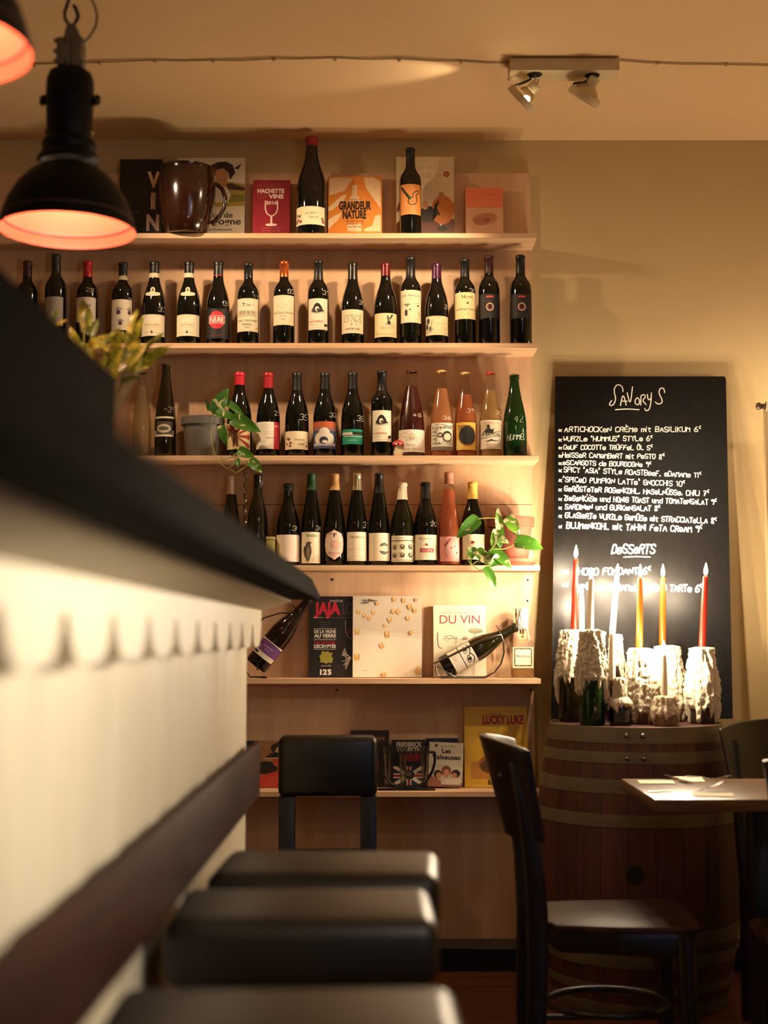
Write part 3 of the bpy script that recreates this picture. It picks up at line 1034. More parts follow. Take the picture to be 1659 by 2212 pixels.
shelf_bottle(2, 1005, 805, 49, 'wine_bottle', 'amber pink bottle whose yellow label holds a black disc', 'pearl', (916, 975), glass=CLR, wine=juice('amber_wine', 'c87a52', .55), levelv=854, crown='d0aa70', art=('e0ae42', a_dark), half=58, mark='39', mv=889, mu=.45, markh=.014, group=G3)
shelf_bottle(2, 1059, 805, 50, 'wine_bottle', 'pale straw bottle with red cap and moustached man label', 'pearl', (911, 973), glass=CLR, wine=juice('straw_wine', 'dcbc88', .7), levelv=846, crown='c03030', art=('e9dfc8', a_baffone), half=66, mark='30', mv=893, mu=.58, markh=.014, group=G3)
gb = shelf_bottle(2, 1111, 809, 51, 'wine_bottle', 'green sparkling bottle with large white handwriting over it, last on the third shelf', 'pearl', glass=GREENGLASS, crown='8a8050', mark='42', mv=910, mu=.34, markh=.026, group=G3)
a = Art(.085, .03, 'efe6d6'); a.bm.clear(); a.n = 1
a.hand('HUMMEL', .08, .15, .92, .25, .72, MARKER, .0016, 31)
a.lay(lambda x, y, o: Vector(((.0432 + .0006) * sin((x - .04) / .043), -(.0432 + .0006) * cos((x - .04) / .043), .055 + y)), .003, 'handwriting', gb)

# ---- fourth shelf
G4 = 'bottles on the fourth shelf from the top'
def a_white(a): a.hand('luna', .35, .5, .55, .52, .06, 'd9c6b4', .0006, 3); a.lines(1, .12, .12, 'd2c2b0', .3, .75)
def a_bird(a):
    a.text('little', .55, .84, .1, '6a8a3a', w=.5, bold=.01); a.lines(1, .79, .79, FAINT, .55, .8)
    a.poly([(.3, .12), (.14, .36), (.16, .52), (.26, .56), (.3, .66), (.42, .7), (.54, .66), (.48, .6), (.52, .5), (.54, .34), (.44, .1), (.4, .02), (.36, .1), (.3, .02)], '5a5244')
    a.poly([(.34, .2), (.3, .4), (.36, .52), (.44, .5), (.46, .34), (.4, .16)], '8a8068'); a.ell(.43, .64, .02, .014, '14110e', 8)
    a.poly([(.18, .34), (.22, .48), (.28, .5), (.27, .34), (.22, .16)], '3a352c')
    for i in range(8): a.line([(.58 + i * .045, .04), (.6 + i * .045, .14 + (i % 3) * .06)], .0008, 'b8a888'); a.ell(.6 + i * .045, .16 + (i % 3) * .06, .02, .015, 'c2b494', 6)
def a_pink(a):
    for i, (rr, c) in enumerate(((.36, 'e8d8c0'), (.32, 'a89a70'), (.29, 'efe0cc'), (.25, 'd8a898'))): a.ell(.5 + .02 * (i % 2), .5, rr, rr * .66, c, 26)
    a.ell(.6, .53, .02, .014, 'f4ece0', 8); a.text('LES 2 M', .42, .84, .05, '3a2a28', w=.4); a.text('Gemischt', .5, .2, .06, 'a05a50', w=.62); a.lines(1, .14, .14, 'a05a50', .3, .7)
def a_pisc(a):
    a.text('PISCINDA', .54, .78, .075, '6a6a2c', w=.64); a.line([(.05, .4), (.3, .42), (.6, .41), (.95, .43)], .0006, '8a8272'); a.line([(.55, .42), (.66, .5), (.8, .52), (.95, .6)], .0006, '8a8272')
    a.lines(1, .37, .37, 'a09886', .05, .95); a.lines(1, .17, .17, FAINT, .35, .6); a.lines(2, .12, .04, '8a8272', .15, .85); a.poly([(.04, .02), (.2, .02), (.1, .14)], 'c0b49a')
def a_shell(a):
    for dy, s in ((.52, 1), (.36, -1)):
        a.poly([(.5, dy), (.58, dy + .1 * s), (.7, dy + .14 * s), (.84, dy + .06 * s), (.86, dy), (.78, dy + .03 * s), (.62, dy + .01 * s)], '5a5248')
        a.poly([(.6, dy + .05 * s), (.7, dy + .09 * s), (.78, dy + .05 * s)], '9a8c78')
    a.ell(.68, .9, .05, .04, 'f6e8c4', 10)
def a_tiles(a):
    a.text('LITTLE JAMES BASKET', .5, .88, .06, '6a604c', w=.9); a.rect(0, .8, 1, .83, '2a261e')
    for i in range(14):
        x = .06 + i * .063
        a.line([(x, .78), (x + .03, .75), (x + .06, .78)], .0008, '3a342a'); a.line([(x, .05), (x + .03, .08), (x + .06, .05)], .0008, '3a342a')
    for r_ in range(2):
        for c_ in range(3):
            x, y = .2 + c_ * .3, .58 - r_ * .32
            a.ell(x, y, .08, .085, '4a4436', 9); a.ell(x, y + .02, .04, .035, 'd2c49a', 8); a.line([(x - .09, y - .09), (x + .09, y - .09)], .0014, '3a342a')
def a_gore(a):
    a.text('H', .32, .8, .1, '3a3022', bold=.01); a.text('UMMEL', .56, .8, .075, '3a3022', w=.36); a.ell(.52, .61, .05, .05, '8a3028', 10); a.rect(.42, .56, .62, .575, '8a3028')
    a.rect(.3, .3, .78, .46, 'a82430'); a.text('GORE', .54, .33, .1, 'f0dcc8', w=.38); a.text('2019', .52, .16, .04, '8d8068')
def a_dog(a):
    a.ell(.6, .5, .27, .3, 'e2a8a0', 18); a.line([(.28, .45), (.4, .72), (.62, .8), (.82, .66), (.86, .4), (.7, .2), (.5, .25), (.44, .42)], .001, 'a05a58')
    a.ell(.56, .55, .05, .05, 'b06060', 10); a.ell(.72, .6, .04, .05, 'b06060', 10); a.ell(.8, .35, .05, .05, '904848', 10); a.poly([(.24, .62), (.5, .94), (.58, .92), (.32, .6)], '9c4a4c'); a.line([(.3, .4), (.38, .2), (.5, .06)], .001, 'a05a58')
def a_bug(a):
    a.ell(.46, .68, .06, .06, '9a3030', 10); a.line([(.38, .74), (.54, .62)], .0009, '7a2a28'); a.line([(.38, .62), (.54, .74)], .0009, '7a2a28'); a.text('Bianca', .4, .38, .07, '7a6a4c'); a.lines(1, .2, .2, FAINT)

shelf_bottle(3, 623, 1045, 51, 'wine_bottle', 'dark bottle with a bare white label, beside the green-capped bird label bottle', 'burgundy', (1157, 1215), blk(1062), art=('f0dccb', a_white), half=74, mark='3', mv=1142, mu=.58, group=G4)
shelf_bottle(3, 673, 1023, 46, 'wine_bottle', 'dark bottle with green capsule and a bird standing on its label', 'flute', (1151, 1218), ('1c4424', 1060, .55, 0), art=('f0e2c4', a_bird), half=60, mark='36', mv=1142, mu=.6, group=G4)
shelf_bottle(3, 723, 1024, 48, 'wine_bottle', 'dark bottle with tan capsule and pink lemon-shaped label', 'flute', (1146, 1211), ('c89a62', 1060, .45, 0), group=G4, half=54,
             art=('e6bfae', a_pink, [(.5, 1.0), (.62, .95), (.85, .88), (.98, .72), (1, .5), (.96, .3), (.8, .14), (.6, .05), (.52, 0), (.45, .04), (.2, .14), (.04, .3), (0, .5), (.03, .72), (.15, .87), (.4, .95)]))
shelf_bottle(3, 771, 1023, 47, 'wine_bottle', 'dark bottle with silver capsule and line-drawn landscape label marked 34', 'flute', (1151, 1213), ('d8c8a8', 1060, .25, .8), art=('efdfc4', a_pisc), half=62, mark='34', mv=1137, mu=.68, markh=.022, group=G4)
shelf_bottle(3, 819, 1023, 47, 'wine_bottle', 'dark bottle with black screw cap and two shells on its label', 'flute', (1153, 1213), blk(1066), art=('f0e0c2', a_shell), half=74, group=G4)
shelf_bottle(3, 869, 1043, 51, 'wine_bottle', 'dark olive bottle with white capsule and label of small tile pictures', 'burgundy', (1159, 1215), ('ecdcc0', 1080, .5, 0), glass=flat('15140a', .06), art=('ece0c0', a_tiles), half=68, group=G4)
shelf_bottle(3, 919, 1042, 51, 'wine_bottle', 'dark bottle marked 20 whose cream label has a small red plate', 'burgundy', (1157, 1211), blk(1078), art=('f0e0c0', a_gore), half=72, mark='20', mv=1133, mu=.56, markh=.015, group=G4)
shelf_bottle(3, 970, 1020, 48, 'wine_bottle', 'rose wine bottle with pink label and brownish wax top', 'flute', (1161, 1214), ('b07a62', 1047, .45, 0), glass=CLR, wine=juice('rose_wine', 'cc7456', .5), levelv=1058, art=('e49a92', a_dog), half=62, group=G4)
shelf_bottle(3, 1021, 1041, 51, 'wine_bottle', 'dark bottle with yellow capsule behind the pothos leaves', 'burgundy', (1156, 1210), ('e0b256', 1079, .5, 0), art=('ecdcb8', a_bug), half=70, group=G4)
# ================================================================== books
def book(si, u0, u1, vt, name, label, cat, paper, art, thick=.022, lean=4, Y=5.25, roll=0, spine=None, group=None, rough=.45, pages=True):
    z = SZ[si]
    p0, p1 = py(u0, vt, Y), py(u1, vt, Y)
    W = p1.x - p0.x
    H = (p0.z - z) / cos(R(lean)) - .002
    t = thing(name, label, cat, ((p0.x + p1.x) / 2, Y, z + .0008 + thick * sin(R(lean))), (-R(lean), R(roll), 0), group)
    sh = abs(sin(R(roll))) * W / 2
    t.location.z += sh
    bm = bmesh.new()
    sp = spine or paper
    box(bm, (-W / 2, 0, 0), (W / 2, .0022, H), 0, .0008)
    box(bm, (-W / 2, thick - .0022, 0), (W / 2, thick, H), 0, .0008)
    box(bm, (-W / 2, .0022, 0), (-W / 2 + .0022, thick - .0022, H), 0)
    obj('binding', bm, flat(sp, rough), t, 30)
    if pages:
        bm = bmesh.new()
        box(bm, (-W / 2 + .0026, .0023, .002), (W / 2 - .003, thick - .0023, H - .002), 0)
        obj('pages', bm, grain('page_edges', 'c8b698', 'e4d6b8', (.5, 90, .5), 4, .8), t, 0)
    a = Art(W - .0008, H - .0008, paper, rough)
    a.vb = max(0, (z - EYE) / SHELFY * (Y - SHELFY)) / H if roll == 0 else 0
    art(a)
    a.lay(lambda x, y, o: Vector((x - W / 2 + .0004, -.0004 - o, y + .0004)), None, 'front_cover', t)
    return t

GB = 'books about wine standing on the top shelf'
def c_vin(a):
    for s, v in (('V', .62), ('I', .33), ('N', .035)):
        a.text(s, .8, v, .2, 'f4d0c8', bold=.045, w=.3 if s != 'I' else .11)
    for i in range(14):
        r = random.Random(i); a.ell(.66 + r.random() * .28, .05 + r.random() * .75, .018, .011, 'b05a60', 7) if i % 3 == 0 else None
    a.lines(1, .28, .28, 'c0a8a0', .05, .5, .001)
def c_clos(a):
    a.lines(1, .93, .93, '8a8070', .1, .45, .001)
    a.poly([(.0, .5), (.3, .62), (.62, .7), (1, .64), (1, .36), (.6, .34), (.25, .4), (0, .38)], 'b8a24c'); a.poly([(.3, .42), (.7, .4), (1, .42), (1, .5), (.6, .52), (.3, .5)], '8a8438')
    a.poly([(.56, .62), (.8, .66), (1, .6), (1, .56), (.7, .58)], '4a3c2c')
    a.ell(.66, .76, .1, .12, 'c89468', 18); a.poly([(.54, .84), (.5, .72), (.56, .76), (.58, .84), (.68, .86), (.76, .8), (.78, .7), (.86, .8), (.82, .9), (.72, .95), (.6, .94), (.5, .9)], '2e1c16')
    a.poly([(.84, .86), (.95, .92), (.9, .84)], '2e1c16'); a.poly([(.6, .62), (.64, .68), (.72, .68), (.74, .6)], 'c89468'); a.poly([(.5, .4), (.52, .56), (.6, .62), (.74, .6), (.8, .5), (.76, .4)], 'e6dcc8')
    a.line([(.62, .7), (.67, .685), (.72, .72)], .0012, '8a3a30')
    a.text('Clos de', .62, .2, .07, '3a3a30', w=.42, bold=.01); a.text('Bourgogne', .58, .11, .085, '3a3a30', w=.74, bold=.015); a.text('Aux Moissonnés', .62, .03, .03, '6a6454', w=.4)
def c_guide(a):
    a.text('LE GUIDE', .42, .86, .075, '9a4048', w=.62); a.text('HACHETTE', .48, .755, .075, 'f0d8cc', w=.72, bold=.04); a.text('DES', .24, .65, .075, '9a4048', w=.24); a.text('VINS', .62, .65, .075, 'f0d8cc', w=.4, bold=.04)
    a.text('2016', .5, .535, .06, 'f0d8cc', w=.3, bold=.03)
    a.line([(.34, .6), (.33, .46), (.37, .36), (.5, .3), (.63, .36), (.67, .46), (.66, .6)], .0042, 'f0d8cc'); a.rect(.475, .15, .525, .31, 'f0d8cc'); a.ell(.5, .145, .16, .025, 'f0d8cc', 18)
    a.lines(2, .08, .03, 'd8a8a0', .24, .78, .0011)
def c_grand(a):
    for p in ([(.02, .66), (.3, .74), (.46, .95), (.36, .98), (.02, .97)], [(.0, .44), (.26, .66), (.34, .68), (.3, .58), (.08, .4), (0, .38)], [(.0, .06), (.18, .22), (.26, .36), (.12, .3), (0, .22)],
              [(.66, .98), (.7, .8), (.86, .58), (.98, .42), (.98, .9), (.84, .98)], [(.98, .32), (.88, .3), (.82, .12), (.66, .06), (.68, .02), (.98, .02)]):
        a.poly(p, 'f0cfa2')
    a.poly([(.45, .84), (.53, .84), (.54, .66), (.62, .55), (.62, .02), (.36, .02), (.36, .55), (.44, .66)], 'f0cfa2'); a.rect(.36, .16, .62, .56, 'e08a34')
    a.text('FLORENT MAURI', .49, .57, .028, '2a1c12', w=.24); a.text('GRANDEUR', .5, .41, .135, '231a16', w=.6, bold=.05); a.text('NATURE', .49, .25, .135, '231a16', w=.44, bold=.05)
    a.text('Une vision naturelle,', .5, .19, .035, '3a2415', w=.34); a.text('racontée par ceux', .5, .14, .035, '3a2415', w=.3); a.text("qui l'ont faite", .5, .09, .035, '3a2415', w=.24)
def c_mimi(a):
    a.hand('MIMI, FIFI', .22, .81, .78, .83, .06, 'cfa078', .0016, 3, 0); a.hand('& GLOUGLOU', .18, .72, .78, .73, .055, 'cfa078', .0016, 4, 0); a.lines(1, .95, .95, 'c8a888', .3, .7); a.lines(1, .68, .68, 'c8a888', .4, .76)
    a.ell(.87, .77, .055, .04, 'b85a34', 16); a.text('2', .87, .755, .03, 'f0d8b8')
    for x in (.18, .56, .98): a.ell(x, .04, .22, .14, '6a3a2c', 20)
    a.rect(0, 0, 1, .03, '6a3a2c')
    a.ell(.8, .3, .2, .19, 'd8823a', 24); a.ell(.78, .49, .05, .045, 'c88a5a', 14); a.poly([(.44, .14), (.42, .3), (.5, .36), (.62, .34), (.7, .24), (.76, .22), (.74, .27), (.66, .38), (.74, .4), (.62, .14)], '2a2420')
    a.ell(.5, .36, .055, .06, 'd8a070', 14); a.poly([(.7, .42), (.74, .42), (.73, .37), (.71, .37)], '6a1c1c'); a.poly([(.7, .06), (.8, .1), (.9, .06), (.84, .02), (.74, .02)], '1c1a18')
    a.ell(.98, .33, .05, .07, 'd8823a', 12); a.poly([(.0, .3), (.06, .42), (.07, .36), (.02, .26)], '8a4a38')
def c_coral(a):
    a.rect(0, .55, 1, 1, 'e47a56'); a.lines(1, .84, .84, '7a3a2c', .58, .88, .0012); a.lines(2, .72, .66, 'f0b090', .4, .86); a.rect(0, 0, 1, .55, 'd2a482')
    for q in ((.5, .3, .34, .13, 'bd8660'), (.4, .26, .2, .1, 'a86e4c'), (.62, .36, .2, .08, 'b27a56'), (.56, .28, .1, .06, '9a6040')): a.ell(*q, 20)

book(0, 258, 350, 341, 'wine_book', 'black book with VIN running down in mottled letters, beside the brown jug', 'book', '14110f', c_vin, .025, 3, group=GB)
book(0, 382, 529, 338, 'wine_book', 'white book with a dark-haired woman over yellow hills, behind the brown jug', 'book', 'e6dac2', c_clos, .014, 2, Y=5.272, group=GB)
book(0, 546, 627, 387, 'wine_book', 'small crimson guide book with a white wine glass outline', 'book', '8c1428', c_guide, .034, 3, roll=0, group=GB)
book(0, 709, 825, 378, 'wine_book', 'orange book with pale bottle silhouettes and big black GRANDEUR NATURE title', 'book', 'e08a34', c_grand, .022, 3, group=GB)
book(0, 856, 981, 335, 'wine_book', 'tall cream comic album of round drinkers, behind the orange-labelled bottle', 'book', 'ecdcba', c_mimi, .014, 3, Y=5.262, group=GB)
book(0, 1006, 1087, 403, 'wine_book', 'small coral and tan book, last on the top shelf', 'book', 'd2a482', c_coral, .02, 3, group=GB)

def c_jaja(a):
    a.text('TRAITÉ DE', .62, .93, .025, 'd8d0c4', w=.3); a.text('JAJA', .42, .78, .14, 'c42036', w=.6, bold=.05); a.text('LOGIE', .95, .78, .14, '6a4038', w=.5, left=False) if False else a.text('LO', .88, .78, .14, '5a3c36', w=.22)
    a.rect(.1, .735, .32, .74, 'd8d0c4'); a.lines(1, .735, .735, 'a8a094', .36, .98); a.lines(3, .68, .62, '8a8278', .26, .5)
    a.rect(.12, .595, .62, .6, 'd8d0c4'); a.text('DE LA VIGNE', .37, .545, .036, 'e4dccc', w=.5, bold=.03); a.text('AU VERRE', .37, .49, .042, 'e4dccc', w=.5, bold=.04); a.text('LES FONDAMENTAUX DU', .37, .455, .02, 'd8d0c4', w=.5)
    a.text('VIN NATUREL', .37, .41, .03, 'b01c34', w=.5, bold=.03); a.text('DÉCRYPTÉS', .37, .36, .038, 'e4dccc', w=.5, bold=.04); a.rect(.12, .34, .62, .345, 'd8d0c4')
    a.poly([(.4, .16), (.44, .18), (.52, .17), (.56, .22), (.52, .26), (.55, .3), (.48, .3), (.44, .32), (.38, .31), (.3, .32), (.29, .28), (.24, .26), (.27, .22), (.26, .18), (.34, .18)], 'a09a40'); a.lines(1, .25, .25, '4a4820', .32, .5); a.text('par Fanvel 2022', .4, .13, .018, 'd8d0c4', w=.22)
    a.text('12', .34, .03, .06, 'f0e8dc', w=.16, bold=.05); a.text('5', .48, .03, .06, 'f0e8dc', w=.08, bold=.05); a.ell(.43, .085, .012, .006, 'f0e8dc', 8)
    a.line([(.84, .7), (.83, .6), (.88, .5), (.98, .47)], .0012, 'b8b0a4'); a.ell(.98, .57, .1, .05, '4a1420', 16)
    for i in range(16):
        r = random.Random(i * 3); x, y = .97, .24
        p = [(x, y)]
        ang = pi * (.75 + .6 * r.random())
        for k in range(4):
            x += .055 * cos(ang); y += .05 * sin(ang) * .9; ang += r.uniform(-.7, .7); p.append((min(.985, x), max(.02, y)))
        a.line(p, .0012, 'd0c8bc')
def c_teeth(a):
    a.rect(0, .52, 1, 1, 'd9c9b2')
    a.poly([(0, 0), (1, 0), (1, .52), (.7, .53), (.4, .55), (.2, .57), (0, .56)], 'efe2ca')
    a.poly([(0, .5), (.2, .53), (.5, .51), (1, .47), (1, .53), (.7, .54), (.4, .56), (.2, .58), (0, .57)], 'e4d5bc')
    r = random.Random(4)
    for (x, y, s, an) in ((.06, .55, .04, 0), (.06, .24, .045, .1), (.08, .8, .03, 0), (.17, .75, .03, .5), (.24, .72, .03, -.3), (.3, .79, .028, .2), (.46, .63, .025, 0), (.5, .52, .04, .1), (.54, .7, .035, .4), (.42, .38, .035, .5), (.58, .8, .03, -.4), (.6, .95, .03, 0), (.66, .8, .03, .7), (.74, .94, .03, .1),
                          (.8, .72, .03, .2), (.84, .54, .03, -.8), (.83, .86, .035, .3), (.9, .82, .03, .1), (.92, .95, .025, 0), (.94, .08, .04, -.9), (.45, .02, .035, 0), (.36, .9, .025, .4), (.28, .95, .02, .3)):
        c, s_ = cos(an), sin(an)
        def q(px_, py_): return (x + (px_ * c - py_ * s_) * s * 1.25, y + (px_ * s_ + py_ * c) * s * 1.1)
        a.poly([q(-.6, 1), q(0, .8), q(.6, 1), q(.75, .3), (q(.5, -1)), q(.2, -.5), q(-.2, -.5), q(-.5, -1), q(-.75, .3)], 'd8a45c'); a.poly([q(-.4, .8), q(.4, .8), q(.3, .1), q(-.3, .1)], 'ecca8c')
    a.text('He Xiangyu', .25, .935, .022, '2a2420', w=.2, bold=.03); a.text('HXPP', .19, .905, .02, '2a2420', w=.09, bold=.04); a.lines(1, .08, .08, '6a6050', .14, .22, .001)
def c_duvin(a):
    a.lines(1, .95, .95, 'b0907a', .25, .78); a.text("L'INCROYABLE HISTOIRE", .5, .88, .034, 'b8786a', w=.7); a.text('DU VIN', .5, .745, .115, '9a2434', w=.76); a.lines(2, .71, .68, 'b0907a', .3, .72)
    a.ell(.8, .64, .14, .035, '8a8468', 18); a.ell(.78, .66, .09, .025, '9a9478', 14); a.line([(.8, .61), (.79, .56), (.8, .52)], .0016, '5a5240'); a.line([(.79, .57), (.72, .62)], .001, '5a5240')
    a.line([(.08, .62), (.08, .42), (.16, .4)], .002, '3a342a'); a.line([(.2, .56), (.36, .58), (.4, .53), (.22, .54)], .0015, '3a342a')
    for i in range(26):
        r = random.Random(i); x = .1 + r.random() * .7; y = .4 + r.random() * .16; a.line([(x, y), (x + .04 * r.random(), y + .05 * (r.random() - .3))], .0011, '5a5242')
    for x in (.42, .57, .62): a.poly([(x, .52), (x + .02, .52), (x + .01, .58)], '3a362a')
    a.lines(1, .05, .05, '4a4238', .36, .6)
GD = 'books standing on the fifth shelf'
book(4, 667, 762, 1288, 'art_book', 'dark book with red JAJA title and yellow vine leaf', 'book', '1b1816', c_jaja, .034, 2, spine='8c1428', group=GD)
book(4, 762, 911, 1287, 'art_book', 'large white book scattered with golden teeth', 'book', 'efe2ca', c_teeth, .03, 2, Y=5.24, group=GD)
book(4, 936, 1050, 1307, 'art_book', 'cream book titled DU VIN in red, behind the tilted bottle', 'book', 'e9d6b8', c_duvin, .022, 2, Y=5.262, group=GD)

def c_fashion(a):
    a.rect(0, 0, 1, 1, '9a7048'); a.ell(.25, .42, .3, .14, '1c1410', 16); a.ell(.62, .84, .26, .13, '2a1812', 18); a.poly([(.46, .76), (.52, .86), (.95, .82), (.98, .7)], 'c8ac84'); a.poly([(.22, .64), (.38, .74), (.98, .74), (.98, .64)], '1c1612'); a.poly([(.2, .63), (.98, .65), (.98, .63), (.22, .61)], 'd8c49c')
    a.poly([(.4, .62), (.42, .5), (.55, .42), (.75, .46), (.9, .6)], 'b04a34'); a.rect(.55, .34, .78, .46, 'a8442e'); a.poly([(.1, .24), (.4, .32), (.6, .36), (.9, .32), (1, .28), (1, .0), (.1, 0)], 'b0503a'); a.ell(.68, .53, .07, .02, '6a1a1a', 10)
    a.rect(.0, 0, .03, 1, '1c1410')
    a.text('ANTIDOTE', .52, .02, .27, 'd02030', w=.92, bold=.02)
def c_desire(a):
    a.text('Desirs', .66, .82, .09, 'c89048', w=.46); a.text('Desirs', .66, .79, .02, '8a5a30', w=.3); a.ell(.5, .4, .3, .2, '4a2a20', 18)
def c_fred(a):
    a.text('FREDERICK', .52, .86, .09, 'd8ccb8', w=.76, bold=.04); a.text('FORSYTH', .52, .76, .08, 'd8ccb8', w=.7, bold=.04); a.text('COURT', .62, .64, .08, 'a82c28', w=.6, bold=.04); a.text('CIRCUIT', .55, .55, .08, 'a82c28', w=.66, bold=.04)
    a.rect(.05, .04, .95, .44, '1c2240')
    a.poly([(.05, .04), (.14, .04), (.95, .4), (.95, .44), (.86, .44), (.05, .09)], 'd8ccb8'); a.poly([(.95, .04), (.86, .04), (.05, .4), (.05, .44), (.14, .44), (.95, .09)], 'd8ccb8')
    a.rect(.05, .19, .95, .29, 'd8ccb8'); a.rect(.44, .04, .58, .44, 'd8ccb8'); a.rect(.05, .215, .95, .265, 'a02430'); a.rect(.475, .04, .545, .44, 'a02430'); a.ell(.52, .26, .16, .1, '2a2420', 16); a.ell(.5, .28, .09, .055, '6a5a4a', 12)
def c_navy(a): a.line([(.3, .98), (.4, .9), (.35, .84)], .002, '7a8ab0')
def c_valse(a):
    a.ell(.2, .93, .05, .04, '6a4a38', 10); a.text('Bertrand Blier', .56, .9, .035, '3a3430', w=.44); a.text('Les', .5, .76, .1, '1c1a18', w=.26, bold=.03); a.text('Valseuses', .5, .62, .1, '1c1a18', w=.84, bold=.03)
    a.rect(.0, .0, 1, .5, 'c8b8a0'); a.poly([(0, .0), (0, .3), (.3, .12), (1, .1), (1, 0)], '8a5a42'); a.ell(.72, .42, .3, .1, 'd2ccb4', 16); a.ell(.27, .28, .12, .1, '3a241a', 14); a.ell(.3, .25, .08, .07, 'b8805c', 12); a.ell(.52, .36, .15, .12, '7a4a2c', 16); a.ell(.53, .31, .09, .09, 'c48c66', 14); a.ell(.8, .31, .13, .09, '2e1c16', 14); a.ell(.76, .27, .08, .06, 'b8805c', 12)
    a.poly([(.36, .1), (.5, .17), (.8, .2), (.96, .18), (.94, .06), (.4, .05)], 'd8cbb2'); a.poly([(.0, 0), (.0, .12), (.2, .2), (.36, .14), (.4, .0)], '9a6044')
def c_album(a):
    a.text('LUCKY LUKE', .62, .785, .1, 'b0201c', w=.66, bold=.05); a.text('MORRIS', .5, .9, .02, '5a4420', w=.2); a.lines(2, .735, .71, '5a4420', .7, .92)
    a.poly([(.1, .1), (.1, .3), (.4, .36), (.75, .3), (.9, .1)], 'd09038'); a.ell(.42, .28, .2, .12, 'b0702c', 18); a.ell(.38, .26, .13, .08, '6a4420', 14); a.lines(1, .05, .05, '7a5a20', .16, .3, .001); a.text('RANTANPLAN', .62, .03, .06, '1c1812', w=.5, bold=.04)
GE = 'paperbacks standing on the lowest shelf'
book(5, 553, 640, 1600, 'magazine', 'magazine with a woman in a visor cap on its cover', 'magazine', '9a7048', c_fashion, .012, 3, group=GE)
book(5, 520, 549, 1601, 'paperback', 'dark paperback edge beside the visor-cap magazine at the bar end', 'book', '17121a', c_navy, .03, 3, group=GE)
book(5, 757, 840, 1578, 'paperback', 'dark brown book with curly golden title, half behind the padded chair back', 'book', '23130f', c_desire, .02, 3, Y=5.265, group=GE)
book(5, 846, 919, 1599, 'paperback', 'black thriller with a British flag, behind the glass rack', 'book', '120e0e', c_fred, .026, 4, Y=5.25, group=GE)
book(5, 921, 990, 1595, 'paperback', 'navy book peeking out above the pale film paperback', 'book', '15152a', c_navy, .02, 2, Y=5.272, group=GE)
book(5, 924, 998, 1606, 'paperback', 'pale paperback titled Les Valseuses with three faces on its cover', 'book', 'd8ccb0', c_valse, .02, 4, Y=5.235, roll=2.5, group=GE)
book(5, 1003, 1139, 1526, 'comic_album', 'tall bright yellow comic album at the right end of the lowest shelf', 'book', 'e8b838', c_album, .012, 3, Y=5.262, group=GE)

# ================================================================== other things on the shelves
# top shelf bottles
def a_tl(a):
    for i, (x, y, c) in enumerate(((.14, .3, '8a3038'), (.2, .5, '5a6048'), (.08, .2, '5a3a48'), (.24, .2, '8a3038'), (.9, .35, '8a6038'), (.93, .2, '7a2830'), (.1, .55, '8a8058'))): a.ell(x, y, .05, .09, c, 9)
    a.hand('lAvenir', .4, .55, .75, .6, .14, '7a6a58', .0008, 7, .3); a.hand('Rouge', .5, .35, .75, .37, .12, '7a6a58', .0008, 8, .3)
t0 = shelf_bottle(0, 673.5, 297, 65, 'wine_bottle', 'largest dark bottle on the top shelf, with red wax dipped neck', 'burgundy', (455, 494), ('8c1020', 318, .3, 0), Y=5.20, art=('e8dab4', a_tl), half=68, spin=-6, mark=None)
def a_or(a):
    a.lines(1, .93, .93, '8a5a30', .25, .8); a.poly([(.06, .96), (.16, .92), (.46, .6), (.44, .5), (.36, .56), (.06, .88)], '1c1a14'); a.poly([(.42, .62), (.5, .6), (.52, .5), (.46, .46)], '3a6a40')
    a.line([(.56, .66), (.76, .8), (.86, .78), (.8, .68), (.7, .64), (.76, .5), (.72, .36), (.56, .3), (.42, .36), (.4, .48), (.5, .56), (.58, .54), (.6, .64)], .0035, '1c1a14'); a.text('vino', .58, .4, .05, '4a3020', w=.14); a.lines(2, .22, .14, '8a5a30', .2, .8)
shelf_bottle(0, 886.5, 321, 47, 'wine_bottle', 'slim dark bottle with tall orange label, in front of the cream comic album', 'claret', (405, 470), ('12100e', 372, .45, 0), Y=5.195, art=('d88a44', a_or), half=66)

# brown jug
JY = 5.16
jz = SZ[0]
jt, jr = py(412, 367, JY), (py(466, 440, JY).x - py(340, 440, JY).x) / 2
jug = thing('stoneware_jug', 'big glazed brown stoneware jug with one handle on the top shelf', 'jug', (py(403, 440, JY).x, JY, jz + .0005))
Hj = jt.z - jz
bm = bmesh.new()
R_ = jr
lathe(bm, [(0, .002), (R_ * .6, .001), (R_ * .68, .004), (R_ * .82, Hj * .2), (R_ * .93, Hj * .42), (R_, Hj * .62), (R_ * .985, Hj * .8), (R_ * .93, Hj * .92), (R_ * .96, Hj * .985), (R_ * .97, Hj), (R_ * .93, Hj * .998), (R_ * .88, Hj * .93), (R_ * .9, Hj * .7), (R_ * .7, .012), (0, .010)], 48)
GLAZE = grain('brown_glaze', '1e0b06', '36150a', (1, 1, 6), 9, .16, 0, .6)
obj('pot_body', bm, GLAZE, jug, 60)
bm = bmesh.new()
def jp(u, v): 
    p = py(u, v, JY); return (p.x - jug.location.x, 0, p.z - jz)
tube(bm, [(R_ * .93, 0, Hj * .76), jp(468, 398), jp(480, 408), jp(487, 428), jp(484, 450), jp(474, 468), jp(462, 480), (R_ * .86, 0, Hj * .16)], [.010, .0085, .008, .008, .0075, .0075, .008, .010], 10)
obj('handle', bm, GLAZE, jug, 60)

